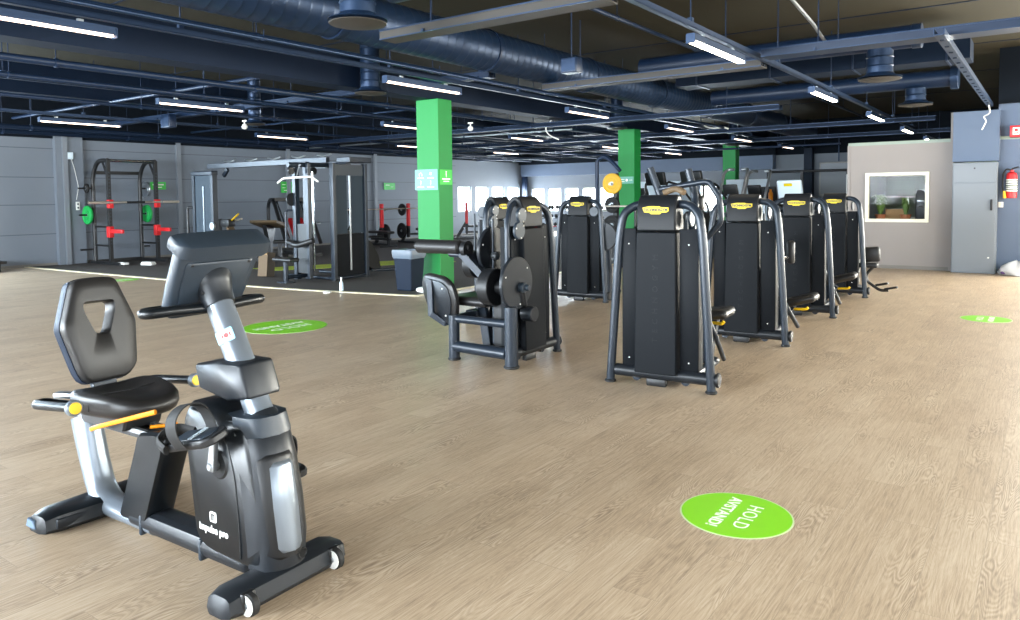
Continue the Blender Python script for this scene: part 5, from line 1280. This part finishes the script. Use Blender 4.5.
t = thing('wall_shelf', 'white wall shelf with dark posts inside the office', 'shelf', (-2.5, 20.1, 0), 0)
for z in (.9, 1.4, 1.9): MB().box((0, 0, z), (1.8, .35, .03)).build('shelf_board', 'white', t, smooth=False)
for x0 in (-.85, .2): MB().box((x0, -.15, 1.1), (.04, .04, 2.2)).build('shelf_post', 'navy', t, smooth=False)

# ------------------------------------------------------------------ light
w = bpy.data.worlds.new('World'); SC.world = w; w.use_nodes = True
nt = w.node_tree; bg_ = nt.nodes['Background']; bg_.inputs[0].default_value = (.86, .92, 1.0, 1); bg_.inputs[1].default_value = WORLD
def area(name, loc, rot, sx, sy, e, col):
    l = bpy.data.lights.new(name, 'AREA'); l.shape = 'RECTANGLE'; l.size = sx; l.size_y = sy; l.energy = e; l.color = col
    o = bpy.data.objects.new(name, l); COL.objects.link(o); o.location = loc; o.rotation_euler = rot; return o
for i, (a, b_) in enumerate(RW): area('daylight_right', (XR+.35, (a+b_)/2, 1.95), (0, R(90), 0), 2.1, b_-a, E_RIGHT[i], (.97, .94, .84))
for i, (a, b_) in enumerate(NW): area('daylight_behind', ((a+b_)/2, YB-.35, 1.95), (R(90), 0, 0), b_-a, 2.1, E_BACK[i], (.82, .90, .98))
for i, (a, b_) in enumerate(LW2): area('daylight_left_front', (XL-.35, (a+b_)/2, 1.9), (0, R(-90), 0), 2.0, b_-a, E_LEFT, (.66, .84, 1.0))
for i, (a, b_) in enumerate(LW): area('daylight_left', (XL-.35, (a+b_)/2, 1.43), (0, R(-90), 0), 1.0, b_-a, E_FAR, (.80, .90, 1.0))
for i, (a, b_) in enumerate(BW): area('daylight_far', ((a+b_)/2, YF+.35, 1.36), (R(-90), 0, 0), b_-a, 1.0, E_FAR, (.80, .90, 1.0))
for a, b_ in FWN: area('daylight_front', ((a+b_)/2, OY+.5, 1.6), (R(-90), 0, 0), b_-a, 2.2, E_FRONT, (.97, .93, .82))
area('office_lamp', (-2.4, 18.2, 2.42), (0, 0, 0), 1.4, 1.4, 3.0, (1, .97, .9))

# ------------------------------------------------------------------ camera
cd = bpy.data.cameras.new('Camera'); cam = bpy.data.objects.new('Camera', cd); COL.objects.link(cam)
cd.sensor_fit = 'HORIZONTAL'; cd.sensor_width = 36; cd.lens = 36*750/1020; cd.shift_y = -(310-237)/1020
cd.clip_start = .05; cd.clip_end = 200
yaw = math.atan2(540, 750); pitch = math.atan(40/750)
cam.matrix_world = Matrix.Translation((0, 0, 1.5)) @ Matrix.Rotation(yaw, 4, 'Z') @ Matrix.Rotation(PI/2-pitch, 4, 'X') @ Matrix.Rotation(-.0111, 4, 'Z')
SC.camera = cam
SC.view_settings.view_transform = 'Standard'; SC.view_settings.look = 'None'; SC.view_settings.gamma = 1; SC.view_settings.use_curve_mapping = False
SC.view_settings.exposure = EXPO
